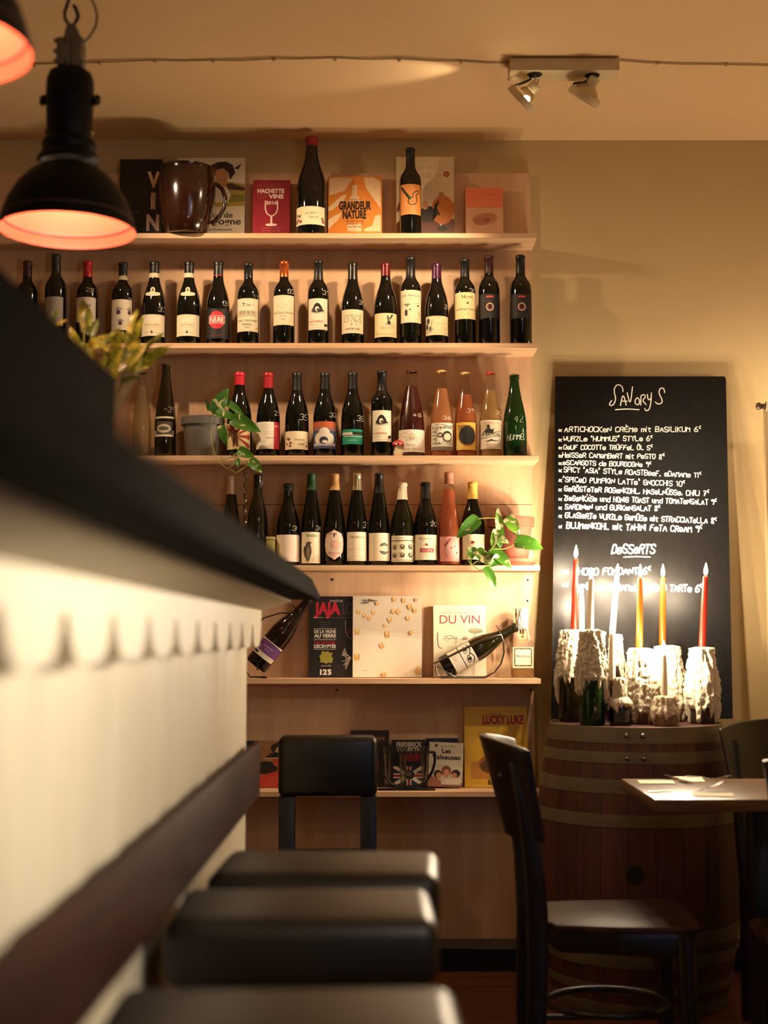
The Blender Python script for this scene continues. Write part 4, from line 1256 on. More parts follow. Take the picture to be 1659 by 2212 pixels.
# toy mushroom
mz = SZ[2]; mp = py(861, 983, 5.175)
mu = thing('toy_mushroom', 'tiny red toy mushroom with white dots by the bee label bottle', 'toy', (mp.x, 5.175, mz + .0005))
s = (py(876, 960, 5.175).x - py(846, 960, 5.175).x) / 2
bm = bmesh.new(); lathe(bm, [(0, 0), (s * .62, .001), (s * .78, s * .5), (s * .62, s * 1.0), (s * .56, s * 1.6), (s * .62, s * 1.75), (0, s * 1.75)], 20); obj('stem', bm, flat('e6d8b8', .5), mu, 60)
capm = bmesh.new(); cp = [(0, s * 1.68), (s * .8, s * 1.62), (s, s * 1.66), (s * .96, s * 1.9), (s * .7, s * 2.25), (s * .3, s * 2.42), (0, s * 2.45)]
lathe(capm, cp, 24); mc = obj('mushroom_cap', capm, flat('a8181c', .25, 0, .5, .3), mu, 60)
bm = bmesh.new()
for an, hr in ((-100, .7), (-60, .62), (-130, .62), (-85, .2), (-30, .75), (-150, .8), (-110, .95), (-70, .95)):
    zz = s * (2.45 - hr * hr * .72)
    b = bmesh.new(); bmesh.ops.create_icosphere(b, subdivisions=1, radius=s * .13)
    merge(bm, b, Matrix.Translation((hr * s * cos(R(an)), hr * s * sin(R(an)), zz)))
obj('white_dot', bm, flat('f0e6d0', .6), mc, 60)

# pots and trailing vines
def pot_lathe(bm, r0, r1, h, rim, rimh, wall=.006):
    lathe(bm, [(0, .001), (r0 * .96, 0), (r0, .003), (r1 * .97, h - rimh), (r1 + rim, h - rimh + .001), (r1 + rim * 1.3, h - .002), (r1 + rim, h), (r1 - wall + rim, h - .001), (r1 - wall, h - .02), (0, h - .022)], 44)

def leaf_mesh(L, W, fold=.25, droop=.25, n=9):
    """heart-shaped leaf along +x, upper side +z"""
    bm = bmesh.new()
    rows = []
    for i in range(n + 1):
        s_ = i / n
        w = W * .5 * (sin(pi * min(1, s_ ** .62)) ** .8) if 0 < s_ < 1 else 0
        x = L * s_ - (L * .05 * sin(pi * min(1, s_ * 2)) if s_ < .5 else 0)
        z = -droop * L * s_ * s_
        row = []
        for j in range(-3, 4):
            f = j / 3
            y = w * f
            xx = x - (L * .10 * abs(f) if s_ < .25 else 0)
            row.append(bm.verts.new((xx, y, z + fold * abs(y) + .04 * W * sin(s_ * 9 + f * 2) * abs(f))))
        rows.append(row)
    for a, b in zip(rows, rows[1:]):
        for j in range(6):
            try:
                bm.faces.new((a[j], b[j], b[j + 1], a[j + 1]))
            except ValueError:
                pass
    bmesh.ops.remove_doubles(bm, verts=bm.verts[:], dist=1e-5)
    return bm

def put_leaf(name, base, tip, W, mat, parent, tilt=0.0, droop=.2, fold=.3, face=(0, -1, .25)):
    """a leaf from base to tip (in the parent's space), its upper side turned to face"""
    base, tip = Vector(base), Vector(tip)
    d = tip - base
    L = d.length
    x = d.normalized()
    up = Vector(face).normalized()
    z = (up - x * up.dot(x)).normalized()
    y = z.cross(x)
    M = Matrix((x, y, z)).transposed().to_4x4()
    M = Matrix.Translation(base) @ M @ Matrix.Rotation(tilt, 4, 'X')
    bm = leaf_mesh(L, W, fold, droop)
    bmesh.ops.transform(bm, matrix=M, verts=bm.verts)
    return obj(name, bm, mat, parent, 60)

POTHOS = leafy('pothos_leaf', '3c6a1c', 'd8d49a', 26, .60)
POTHOS2 = leafy('pothos_leaf_marbled', '5a8424', 'e4dcae', 22, .47)
STEM = flat('9aa04a', .5)

# terracotta pot with pothos, fourth shelf
TY = 5.192
tz = SZ[3]
tc_ = py(1104, 1200, TY)
tp = thing('potted_pothos', 'pothos trailing from a terracotta pot at the right end of the fourth shelf', 'potted plant', (tc_.x, TY, tz + .0005))
def TP(u, v, Y):
    Y = Y - .036 if Y < 5.16 else Y
    p = py(u, v, Y); return (p.x - tc_.x, Y - TY, p.z - tz - .0005)
TERRA = plaster('terracotta', '86422a', '743620', 30, .1, .75)
px_m = (py(1150, 1150, TY).x - py(1050, 1150, TY).x) / 100
zb = .022
bm = bmesh.new(); lathe(bm, [(0, .001), (46 * px_m, 0), (50 * px_m, .006), (55 * px_m, .012), (56 * px_m, .024), (52 * px_m, .024), (50 * px_m, .010), (0, .008)], 44); obj('saucer', bm, TERRA, tp, 40)
bm = bmesh.new()
hp = py(1102, 1118, TY).z - tz - .011
pot_lathe(bm, 36 * px_m, 47 * px_m, hp, 3.2 * px_m, 21 * px_m)
bmesh.ops.translate(bm, vec=(0, 0, .0105), verts=bm.verts); obj('pot', bm, TERRA, tp, 40)
LV = [((1031, 1121), (988, 1159), 27, 0, 5.12), ((1081, 1149), (1074, 1095), 15, 1, 5.12), ((1097, 1119), (1122, 1153), 24, 1, 5.125), ((1116, 1171), (1174, 1179), 34, 0, 5.11), ((1074, 1146), (1063, 1184), 17, 1, 5.115),
      ((1072, 1160), (1099, 1171), 15, 1, 5.10), ((1060, 1190), (1108, 1221), 27, 0, 5.10), ((1031, 1190), (1063, 1220), 22, 1, 5.105), ((1079, 1203), (1060, 1223), 20, 0, 5.09), ((1019, 1184), (1020, 1206), 18, 0, 5.11),
      ((1050, 1228), (1075, 1271), 19, 0, 5.09), ((1074, 1143), (1083, 1182), 23, 0, 5.125), ((1112, 1150), (1122, 1158), 9, 0, 5.12)]
for i, (b_, t_, w, m_, Y) in enumerate(LV):
    put_leaf('leaf', TP(*b_, Y + .012), TP(*t_, Y - .012), w * px_m * 1.15, POTHOS2 if m_ else POTHOS, tp, random.uniform(-.35, .35))
bm = bmesh.new()
for pts in ([(1095, 1122, 5.17), (1075, 1119, 5.14), (1050, 1119, 5.13), (1031, 1121, 5.132)], [(1085, 1122, 5.17), (1076, 1122, 5.14), (1073, 1150, 5.127), (1071, 1170, 5.118), (1060, 1189, 5.112)], [(1060, 1189, 5.112), (1046, 1199, 5.115), (1031, 1212, 5.113), (1018, 1221, 5.11), (1009, 1206, 5.115), (1013, 1188, 5.12), (1019, 1183, 5.122)],
            [(1018, 1221, 5.11), (1017, 1210, 5.115), (1020, 1195, 5.12)], [(1019, 1221, 5.11), (1036, 1232, 5.105), (1050, 1228, 5.102)], [(1116, 1171, 5.122), (1104, 1180, 5.12), (1090, 1186, 5.115), (1065, 1186, 5.112)], [(1031, 1212, 5.113), (1045, 1216, 5.105), (1060, 1212, 5.1), (1079, 1204, 5.1)], [(1100, 1121, 5.17), (1097, 1119, 5.137)], [(1034, 1208, 5.113), (1030, 1196, 5.115), (1031, 1190, 5.117)]):
    tube(bm, [TP(*p) for p in pts], .0016, 6)
obj('stem', bm, STEM, tp, 60)

# metal pot with vine, third shelf
MY = 5.21
gz = SZ[2]
mc_ = py(438, 950, MY)
mp_ = thing('potted_pothos', 'small green vine hanging from a dull metal pot on the third shelf', 'potted plant', (mc_.x, MY, gz + .0005))
def MP(u, v, Y):
    Y = Y - .036 if Y < 5.16 else Y
    p = py(u, v, Y); return (p.x - mc_.x, Y - MY, p.z - gz - .0005)
bm = bmesh.new()
pot_lathe(bm, 36 * px_m, 44 * px_m, py(438, 903, MY).z - gz, 3 * px_m, 18 * px_m)
obj('pot', bm, plaster('zinc', '77706a', '57524e', 12, .1, .5), mp_, 40)
LV = [((463, 889), (492, 838), 28, 0, 5.14), ((470, 891), (511, 901), 20, 0, 5.13), ((490, 869), (528, 895), 16, 0, 5.14), ((503, 905), (562, 929), 28, 0, 5.12), ((478, 921), (487, 960), 17, 0, 5.13), ((516, 974), (547, 985), 21, 0, 5.12), ((541, 995), (565, 1018), 21, 0, 5.11), ((512, 993), (515, 1007), 12, 0, 5.115), ((453, 885), (446, 867), 9, 0, 5.15)]
for b_, t_, w, m_, Y in LV:
    put_leaf('leaf', MP(*b_, Y + .01), MP(*t_, Y - .01), w * px_m * 1.15, POTHOS, mp_, random.uniform(-.3, .3))
bm = bmesh.new()
for pts in ([(452, 905, 5.2), (462, 893, 5.17), (459, 905, 5.15), (456, 925, 5.135), (456, 950, 5.13), (465, 985, 5.125), (478, 1003, 5.12), (492, 1013, 5.12), (503, 1004, 5.12), (512, 992, 5.122)], [(473, 996, 5.125), (500, 988, 5.125), (516, 974, 5.13)], [(497, 1014, 5.12), (510, 1022, 5.115), (525, 1012, 5.115), (541, 1000, 5.12)],
            [(456, 935, 5.135), (470, 930, 5.135), (478, 921, 5.14)], [(460, 895, 5.16), (475, 880, 5.155), (490, 870, 5.15)], [(465, 895, 5.17), (490, 912, 5.14), (503, 906, 5.13)], [(461, 893, 5.17), (463, 889, 5.15)]):
    tube(bm, [MP(*p) for p in pts], .0014, 6)
obj('stem', bm, STEM, mp_, 60)

# fourth shelf, left part: wrapped bottle, corkscrew stand, tin, pale-capped bottle
z3 = SZ[3]
bottle('wine_bottle', 'pale-capped bottle beside the twisted metal stick, behind the bar edge', 'flute', py(500, 1030, 5.22).z - z3, .036, (py(500, 1030, 5.22).x, 5.22, z3 + .0005), cap=('d2b89a', .80, .5, 0), glass=BROWNGLASS, group=G4)
cs = py(530, 1022, 5.20)
ct = thing('twisted_stick', 'thin twisted metal stick standing left of the cellophane-wrapped bottle', 'stick', (cs.x, 5.20, z3 + .0005))
bm = bmesh.new()
Hc = cs.z - z3
tube(bm, [(.0045 * cos(i * .9), .0045 * sin(i * .9), .002 + (Hc - .004) * i / 60) for i in range(61)], .003, 6)
lathe(bm, [(0, 0), (.010, .0005), (.010, .003), (.004, .005), (0, .005)], 20); obj('twist', bm, METAL, ct, 60)
bm = bmesh.new(); tube(bm, [(.006 * cos(a * pi / 8), 0, Hc + .005 + .006 * sin(a * pi / 8)) for a in range(16)], .0018, 6, closed=True); obj('ring', bm, METAL, ct, 60)
wb = py(557, 1018, 5.2)
wt = bottle('wine_bottle', 'bottle gift-wrapped in clear cellophane on the fourth shelf', 'burgundy', wb.z - z3 - .012, .038, (wb.x, 5.20, z3 + .0005), cap=('0b0b0c', .84, .3, 0), glass=flat('17120a', .1))
bm = bmesh.new()
n = 40
Hw = wb.z - z3
pf = [(.044, .002), (.047, .05), (.044, .12), (.036, .17), (.026, .225), (.019, .262), (.021, .285), (.026, .31)]
rings = []
for k, (r_, z_) in enumerate(pf):
    rings.append([bm.verts.new((r_ * (1 + .10 * (noise.noise((j * .9, z_ * 30, 2)))) * cos(2 * pi * j / n), r_ * (1 + .13 * noise.noise((j * 1.1, z_ * 25, 5))) * sin(2 * pi * j / n), z_)) for j in range(n)])
for a_, b_ in zip(rings, rings[1:]):
    for j in range(n):
        bm.faces.new((a_[j], a_[(j + 1) % n], b_[(j + 1) % n], b_[j]))
obj('cellophane', bm, clear_glass('cellophane', 'f6f2e8', .12), wt, 0)
tn = py(586, 1161, 5.19)
tt = thing('storage_tin', 'yellow-green box wedged between wrapped bottle and white-label bottle', 'box', (tn.x, 5.175, z3 + .0005))
w_ = (py(597, 1180, 5.19).x - py(579, 1180, 5.19).x) / 2
bm = bmesh.new(); box(bm, (-w_, -.025, 0), (w_, .025, tn.z - z3 - .012), 0, .003); obj('box_body', bm, plaster('tin_paper', 'a89c58', '8a7c44', 40, .05, .5), tt, 30)
bm = bmesh.new(); box(bm, (-w_ - .001, -.026, tn.z - z3 - .0115), (w_ + .001, .026, tn.z - z3), 0, .002); obj('lid', bm, flat('b0a070', .4), tt, 30)

# fifth shelf: tilted bottles in wire cradles, cognac bottle
z4 = SZ[4]
def cradle_bottle(pb, pt, Y, rad, label, lab, art, glass, cap, H=None):
    """pb, pt: photo points of the bottle's foot and mouth centres"""
    b_, t_ = py(*pb, Y), py(*pt, Y)
    d = t_ - b_
    return bottle('wine_bottle', label, 'burgundy', H or d.length, rad, b_, (0, math.atan2(d.x, d.z), 0), glass=glass, cap=cap, lab=lab, art=art, half=72)
def a_eyes(a):
    a.rect(0, .46, 1, .50, '16120e') if False else a.rect(0, .44, 1, .475, '16120e')
    for x in (.28, .62):
        a.line([(x - .12, .7), (x, .8), (x + .14, .72), (x + .16, .64), (x, .62), (x - .12, .7)], .0022, '16120e'); a.ell(x + .02, .71, .05, .06, '16120e', 12); a.line([(x - .14, .84), (x, .93), (x + .16, .86), (x + .24, .76)], .003, '16120e')
    for k in range(9): a.line([(.4 + .05 * cos(k), .2 + .05 * sin(k)), (.4 + .12 * cos(k * .7), .2 + .1 * sin(k * .7))], .0008, 'd8a088')
cb = cradle_bottle((958, 1444), (1116, 1353), 5.185, .043, 'dark bottle lying tilted in a wire cradle, label with inked eyes', (.035, .125), ('ece0cc', a_eyes), flat('1a1608', .06), None)
wc = thing('wire_cradle', 'bent metal wire cradle holding the bottle with inked eyes', 'bottle holder', (py(1000, 1465, 5.185).x, 5.185, z4))
def WP(u, v, Y):
    p = py(u, v, Y); return (p.x - wc.location.x, Y - 5.185, p.z - z4)
bm = bmesh.new()
for Y in (5.134, 5.236):
    tube(bm, [WP(938, 1433, Y), WP(970, 1418, Y), WP(1010, 1398, Y), WP(1050, 1379, Y), WP(1083, 1371, Y), WP(1088, 1388, Y), WP(1089, 1410, Y), WP(1082, 1434, Y), WP(1068, 1452, Y), (WP(1048, 1464, Y)[0], Y - 5.185, .003), (WP(1000, 1464, Y)[0], Y - 5.185, .003), (WP(952, 1464, Y)[0], Y - 5.185, .003), WP(944, 1456, Y), WP(941, 1438, Y)], [.0034, .0044, .0046, .0044, .0036] + [.003] * 9, 8)
tube(bm, [WP(938, 1433, 5.134), WP(938, 1433, 5.236)], .0028, 8); tube(bm, [WP(1083, 1371, 5.134), WP(1076, 1357, 5.16), WP(1073, 1352, 5.185), WP(1076, 1357, 5.21), WP(1083, 1371, 5.236)], .0028, 8)
tube(bm, [WP(940, 1436, 5.134), (WP(985, 1463, 5.134)[0], -.051, .003), (WP(985, 1463, 5.236)[0], .051, .003), WP(940, 1436, 5.236)], .0022, 8)
obj('wire_frame', bm, METAL, wc, 60)
def a_violet(a):
    a.rect(0, 0, 1, .26, 'e8dcc8'); a.rect(.06, .06, .3, .2, '2a2622'); a.lines(3, .2, .08, '8a8078', .4, .9); a.text('violet', .5, .62, .1, 'd8c0d8', w=.4); a.text('2018', .5, .46, .07, 'd8c0d8', w=.2); a.poly([(0, .88), (.3, .96), (.7, .96), (1, .88), (1, 1), (0, 1)], 'e8dcc8')
cradle_bottle((552, 1438), (652, 1313), 5.185, .043, 'dark bottle with violet label tilted behind the bar end', (.04, .105), ('6a3c7a', a_violet), flat('1c0f0a', .08), None, .31)
wd = thing('wire_cradle', 'black wire cradle around the violet-label bottle at the bar end', 'bottle holder', (py(580, 1465, 5.185).x, 5.185, z4))
def WQ(u, v, Y):
    p = py(u, v, Y); return (p.x - wd.location.x, Y - 5.185, p.z - z4)
bm = bmesh.new()
for Y in (5.135, 5.235):
    tube(bm, [WQ(520, 1400, Y), WQ(545, 1358, Y), WQ(570, 1335, Y), WQ(605, 1324, Y), WQ(650, 1326, Y)], .0026, 8)
    tube(bm, [WQ(520, 1400, Y), WQ(524, 1440, Y), WQ(540, 1462, Y), (WQ(575, 1464, Y)[0], Y - 5.185, .003)], .0026, 8)
tube(bm, [WQ(650, 1326, 5.135), WQ(634, 1310, 5.165), WQ(630, 1307, 5.185), WQ(634, 1310, 5.205), WQ(650, 1326, 5.235)], .0026, 8); tube(bm, [(WQ(575, 1464, 5.135)[0], -.05, .003), (WQ(575, 1464, 5.235)[0], .05, .003)], .0026, 8); tube(bm, [WQ(541, 1427, 5.13), WQ(556, 1427, 5.13), WQ(556, 1448, 5.135)], .0024, 8)
obj('wire_frame', bm, DARKMETAL, wd, 60)

hn = py(1128, 1312, 5.22)
ht = thing('cognac_bottle', 'clear flask-shaped bottle with ornate cream label and melted wax on its neck', 'bottle', (py(1128, 1400, 5.22).x, 5.22, z4 + .0005))
hw = (py(1156, 1400, 5.22).x - py(1100, 1400, 5.22).x) / 2
Hh = py(1128, 1318, 5.22).z - z4
def flask(bm, prof, dy):
    n = 36
    rings = []
    for w, z_ in prof:
        d_ = min(w, dy)
        rings.append([bm.verts.new((w * (abs(cos(2 * pi * j / n)) ** .55) * (1 if cos(2 * pi * j / n) >= 0 else -1), d_ * (abs(sin(2 * pi * j / n)) ** .7) * (1 if sin(2 * pi * j / n) >= 0 else -1), z_)) for j in range(n)])
    for a_, b_ in zip(rings, rings[1:]):
        for j in range(n):
            bm.faces.new((a_[j], a_[(j + 1) % n], b_[(j + 1) % n], b_[j]))
    bm.faces.new(rings[0][::-1])
bm = bmesh.new(); flask(bm, [(hw * .84, 0), (hw * .88, .004), (hw * .93, Hh * .2), (hw, Hh * .46), (hw * .98, Hh * .49), (hw * .8, Hh * .53), (hw * .5, Hh * .58), (.02, Hh * .64), (.0155, Hh * .72), (.014, Hh * .96), (.017, Hh * .965), (.017, Hh)], .03)
obj('glass_body', bm, CLEAR, ht, 60)
bm = bmesh.new(); flask(bm, [(hw * .80, .004), (hw * .84, .01), (hw * .87, .032), (.001, .033)], .026); obj('residue', bm, juice('spirit', 'c8a878', .8), ht, 60)
a = Art(hw * 1.56, Hh * .30, 'eedcb4')
for k in range(34):
    f = k / 34
    for (x, y) in ((.1 + .8 * f, .93), (.1 + .8 * f, .1), (.09, .1 + .83 * f), (.91, .1 + .83 * f)):
        a.ell(x + .015 * sin(k * 3), y + .02 * cos(k * 5), .032, .028, '5a4420' if k % 2 else '8a6a2c', 6); a.n -= 1
a.n += 1
a.text('Hennessy', .5, .5, .16, '2a2014', w=.72, bold=.01); a.lines(1, .36, .36, '8a7448', .3, .7)
a.lay(lambda x, y, o: Vector((x - hw * .78, -.0312 - o + .0 * x, Hh * .15 + y)), None, 'label', ht)
a = Art(.03, .02, 'cdb070', outline=[(.1, 0), (.9, 0), (1, .6), (.75, 1), (.5, .8), (.25, 1), (0, .6)]); a.ell(.5, .45, .2, .3, '5a4420', 10)
a.lay(lambda x, y, o: Vector((x - .015, -.0235 - o, Hh * .57 + y)), None, 'emblem', ht)
WAX = waxy('cream_wax', 'eee0c4', .35)
bm = bmesh.new()
def wax_skin(bm, rfun, ztop, zmean, thick, seed, drips=11, dlen=.05, top_r=.0, n=110, m=44, cen=(0, 0), mat=0, crown=.008):
    """melted wax: a lumpy coat over the profile rfun(z), running down in drips of different length"""
    rnd = random.Random(seed)
    ds = [(rnd.uniform(0, 2 * pi), rnd.uniform(.05, .17), rnd.uniform(.05, 1) ** 1.3 * dlen) for _ in range(drips * 2)]
    ends = []
    for j in range(n):
        t = 2 * pi * j / n
        e = zmean + .012 * noise.noise((cos(t) * 2, sin(t) * 2, seed))
        for a0, w, l in ds:
            dd = abs((t - a0 + pi) % (2 * pi) - pi)
            e = min(e, zmean - l * max(0, 1 - (dd / w) ** 2) ** .5) if dd < w else e
        ends.append(max(.001, e))
    rings = []
    for i in range(m + 1):
        s_ = i / m
        row = []
        for j in range(n):
            t = 2 * pi * j / n
            z_ = ztop + (ends[j] - ztop) * s_
            q = Vector((cos(t) * 4.2, sin(t) * 4.2, z_ * 15 + seed * 7))
            q2 = Vector((cos(t) * 3.2, sin(t) * 3.2, z_ * 70 + seed * 3))
            lump = .5 + .9 * noise.noise(q) + .55 * noise.noise(q2) + .4 * noise.noise(q2 * 2.3) + .25 * noise.noise(Vector((t * 9, z_ * 30, seed)))
            fade = min(1, (1 - s_) * 16) ** .5 if s_ > .2 else 1
            th = thick * max(.08, .35 + .8 * lump) * fade
            r_ = rfun(z_) + .0006 + th
            row.append(bm.verts.new((cen[0] + r_ * cos(t), cen[1] + r_ * sin(t), z_ + (crown * noise.noise((cos(t) * 1.6, sin(t) * 1.6, seed * 3)) if i == 0 else 0))))
        rings.append(row)
    tops = [bm.verts.new((cen[0] + v.co.x * .0 + (v.co.x - cen[0]) * .45, cen[1] + (v.co.y - cen[1]) * .45, ztop + .003 + crown * .3)) for v in rings[0]]
    for j in range(n):
        k = (j + 1) % n
        bm.faces.new((tops[j], rings[0][j], rings[0][k], tops[k])).material_index = mat
    bm.faces.new(tops).material_index = mat
    for a_, b_ in zip(rings, rings[1:]):
        for j in range(n):
            k = (j + 1) % n
            bm.faces.new((a_[j], b_[j], b_[k], a_[k])).material_index = mat
def hr(z_): return .0165 if z_ > Hh * .66 else .0165 + (Hh * .66 - z_) * .3
wax_skin(bm, hr, Hh + .004, Hh * .72, .006, 5, 7, .05)
obj('wax', bm, WAX, ht, 70)

# sixth shelf: rack with shot glasses
TUMBLER = clear_glass('tumbler_glass', 'e4e4dc', .1)
[n_ for n_ in TUMBLER.node_tree.nodes if n_.type == 'MATH' and n_.operation == 'MULTIPLY_ADD'][0].inputs[2].default_value = .10
z5 = SZ[5]
RY = 5.185
rk = thing('glass_rack', 'round black wire rack with three shot glasses on the lowest shelf', 'glass rack', (py(880, 1711, RY).x, RY, z5 + .0005))
def RP(u, v, dy=0):
    p = py(u, v, RY); return (p.x - rk.location.x, dy, p.z - z5 - .0005)
bm = bmesh.new()
for dy in (-.0215, .0215):
    tube(bm, [RP(818, 1625, dy), RP(940, 1625, dy)], .0026, 8)
rr_ = [RP(880 + 59.5 * cos(R(a_)), 1637 - 67 * sin(R(a_)), 0) for a_ in range(10, -191, -10)]
rr_ = [(x, -.0225, max(.0055, z_)) for x, y, z_ in rr_]
tube(bm, rr_, .0034, 8)
tube(bm, [(x, .0225, z_) for x, y, z_ in rr_], .0034, 8)
tube(bm, [RP(940, 1625, -.0215), RP(940, 1625, .0215)], .0026, 8); tube(bm, [RP(818, 1625, -.0215), RP(818, 1625, .0215)], .0026, 8)
obj('rack_frame', bm, DARKMETAL, rk, 60)
bm = bmesh.new(); x0, x1 = RP(816, 1711)[0], RP(940, 1711)[0]; box(bm, (x0, -.026, 0), (x1, .026, .003), 0, .001); obj('base_plate', bm, DARKMETAL, rk, 30)
for u, lab in ((837, 'shot glass hanging in the wire rack, nearest the padded chair back'), (870, 'middle shot glass in the wire rack, before the flag book'), (917, 'shot glass in the wire rack nearest the pale film paperback')):
    p = py(u, 1613, RY)
    sg = thing('shot_glass', lab, 'glass', (p.x, RY, py(u, 1700, RY).z + .002), group='shot glasses in the wire rack')
    h = p.z - sg.location.z
    bm = bmesh.new(); lathe(bm, [(0, 0), (.008, 0), (.010, .002), (.0148, h * .78), (.0172, h * .8), (.0185, h), (.0165, h), (.0135, h * .76), (.007, .012), (0, .010)], 24); obj('tumbler', bm, TUMBLER, sg, 50)
# ================================================================== chalkboard
BT, BB = 5.285, 5.09
c_tl, c_tr = py(1200, 812, BT), py(1568, 815, BT)
c_bl, c_br = py(1190, 1556, BB), py(1584, 1556, BB)
BARTOP = .918
bn = (c_tr - c_tl).cross(c_bl - c_tl).normalized()
if bn.y > 0: bn = -bn
cb0 = Vector(((c_bl.x + c_br.x) / 2, BB, BARTOP + .004))
board = thing('chalkboard', 'tall black chalkboard menu leaning on the wall behind the candles', 'chalkboard', cb0)
up_ = ((c_tl + c_tr) / 2 - cb0)
ang = math.atan2(up_.y, up_.z)
Hb = up_.length
def bl(p):                            # place on the board: x across, z up along the board
    q = p - cb0
    return Vector((q.x, 0, q.dot(Vector((0, sin(ang), cos(ang))))))
nrm = Vector((0, -cos(ang), sin(ang)))
def bp(u, v):
    return bl(pplane(u, v, cb0 + nrm * .0005, nrm))
board.rotation_euler = (-ang, 0, 0)
xl_t, xr_t, xl_b, xr_b = bp(1200, 812).x, bp(1568, 815).x, bp(1191, 1550).x, bp(1583, 1550).x
def slate():
    m, nt, b = base_mat('chalkboard_slate')
    tc = nt.nodes.new('ShaderNodeTexCoord')
    mp = nt.nodes.new('ShaderNodeMapping'); mp.inputs['Scale'].default_value = (14, 1, 9)
    n = nt.nodes.new('ShaderNodeTexNoise'); n.inputs['Scale'].default_value = 3; n.inputs['Detail'].default_value = 8
    r = nt.nodes.new('ShaderNodeValToRGB')
    r.color_ramp.elements[0].position = .45; r.color_ramp.elements[0].color = hexc('0a0807')
    r.color_ramp.elements[1].position = .8; r.color_ramp.elements[1].color = hexc('14110f')
    L = nt.links.new
    L(tc.outputs['Object'], mp.inputs['Vector']); L(mp.outputs[0], n.inputs['Vector']); L(n.outputs['Fac'], r.inputs['Fac']); L(r.outputs['Color'], b.inputs['Base Color'])
    b.inputs['Roughness'].default_value = .38
    b.inputs['Specular IOR Level'].default_value = .22
    return m
bm = bmesh.new()
nx = 1
poly = [(xl_b, 0), (xr_b, 0), (xr_b * .6 + xr_t * .4, Hb * .4), (xr_t, Hb - .012), (xr_t - .004, Hb), (xl_t, Hb), (xl_b * .5 + xl_t * .5, Hb * .5)]
extrude_poly(bm, poly, .0, .016, 'y')
obj('slate', bm, slate(), board, 0)
def menu_strokes(a, s, u0, u1, v0, v1, h, lw, seed, slant=.1):
    st, adv = hand_strokes(s, .28, seed)
    q0, q1 = bp(u0, v0), bp(u1, v1)
    hh = (bp(u0, v0 - h) - q0).z
    for p in st:
        q = []
        for x, y in p:
            t = x / adv
            q.append((q0.x + (q1.x - q0.x) * t + slant * y / 6 * hh, q0.z + (q1.z - q0.z) * t + y / 6 * hh))
        for f in ribbon(q, lw / 2):
            a.face(f, 0)
wr = Art(1, 1, CHALK); wr.bm.clear(); wr.n = 1
def C4(x, y): return (1180 + x * .2532, 800 + y * .2532)
def C5(x, y): return (1180 + x * .2532, 1160 + y * .2532)
rows = [('ARTiCHOCKeN CRÈMe mit BASiLiKUM 6$', 155, 1320, 524, 524, 42), ('WURZLe "HUMMUS" STYLe 6$', 147, 905, 604, 602, 40), ('OeUF COCOTTe TRÜFFeL ÖL 5$', 147, 905, 674, 680, 38), ('HeiSSeR CAMeMBeRT mit PeSTO 8$', 137, 1008, 742, 757, 40),
        ('eSCARGOTS de BOURGOGNe 9$', 142, 895, 805, 824, 38), ('SPiCY "ASiA" STYLe ROASTBeeF, eDAMAMe 11$', 150, 1322, 866, 916, 42), ('"SPiCeD PUMPKiN LATTe" GNOCCHiS 10$', 142, 1182, 950, 990, 42), ('GeRÖSTeTeR ROSeNKOHL, HASeLNÜSSe, CHiLi 7$', 155, 1388, 1030, 1072, 42),
        ('ZieGeNKÄSe und HONiG TOAST und TOMATeNSALAT 9$', 150, 1452, 1110, 1146, 42), ('SARDiNeN und GURKeNSALAT 8$', 160, 970, 1184, 1200, 42), ('GLASieRTe WURZLe GeMÜSe mit STRACCiATeLLA 8$', 162, 1452, 1256, 1308, 44), ('BLUMeNKOHL mit TAHiNi FeTA CReAM 9$', 172, 1328, 1345, 1382, 50)]
for i, (s_, x0, x1, y0, y1, h) in enumerate(rows):
    a0, a1 = C4(x0, y0), C4(x1, y1)
    menu_strokes(wr, s_, a0[0], a1[0], a0[1], a1[1], h * .2532, (.0033 if i < 7 else .0038) if i < 11 else .0042, i + 3)
    b0 = C4(107, y0)
    menu_strokes(wr, '~', b0[0], b0[0] + 6, b0[1], b0[1] + .5, 8, .0034, i)
for p in ([(655, 182), (650, 140), (620, 120), (590, 132), (576, 178), (594, 235), (582, 285), (552, 305), (536, 288), (558, 258)], [(632, 300), (656, 192), (682, 297)], [(640, 262), (690, 264)], [(690, 190), (716, 302), (736, 140)], [(778, 232), (757, 252), (758, 288), (790, 297), (798, 256), (778, 232)],
          [(806, 297), (808, 216)], [(808, 216), (838, 204), (848, 230), (818, 256), (852, 292)], [(862, 205), (868, 252), (892, 250), (897, 190)], [(897, 190), (894, 270), (880, 335), (852, 348), (840, 326)], [(1010, 190), (1004, 152), (972, 150), (958, 192), (984, 238), (992, 276), (955, 292), (930, 270)]):
    q = [bp(*C4(*k)) for k in p]
    for f in ribbon(chaikin([(k.x, k.z) for k in q]), .0019): wr.face(f, 0)
for p in ([C4(590, 336), C4(690, 328), C4(792, 336)], [C5(660, 172), C5(770, 166), C5(886, 172)]):
    q = [bp(*k) for k in p]
    for f in ribbon(chaikin([(k.x, k.z) for k in q]), .002): wr.face(f, 0)
a0, a1 = C5(558, 140), C5(922, 138)
menu_strokes(wr, 'DeSSeRTS', a0[0], a1[0], a0[1], a1[1], 19, .0055, 9, .2)
a0, a1 = C5(230, 322), C5(888, 318); menu_strokes(wr, 'CHOCO FONDANT 6$', a0[0], a1[0], a0[1], a1[1], 14, .0055, 12)
a0, a1 = C5(235, 446), C5(1328, 468); menu_strokes(wr, 'VANiLLe, KARAMeL, VeGAN TARTe 6$', a0[0], a1[0], a0[1], a1[1], 14, .0055, 13)
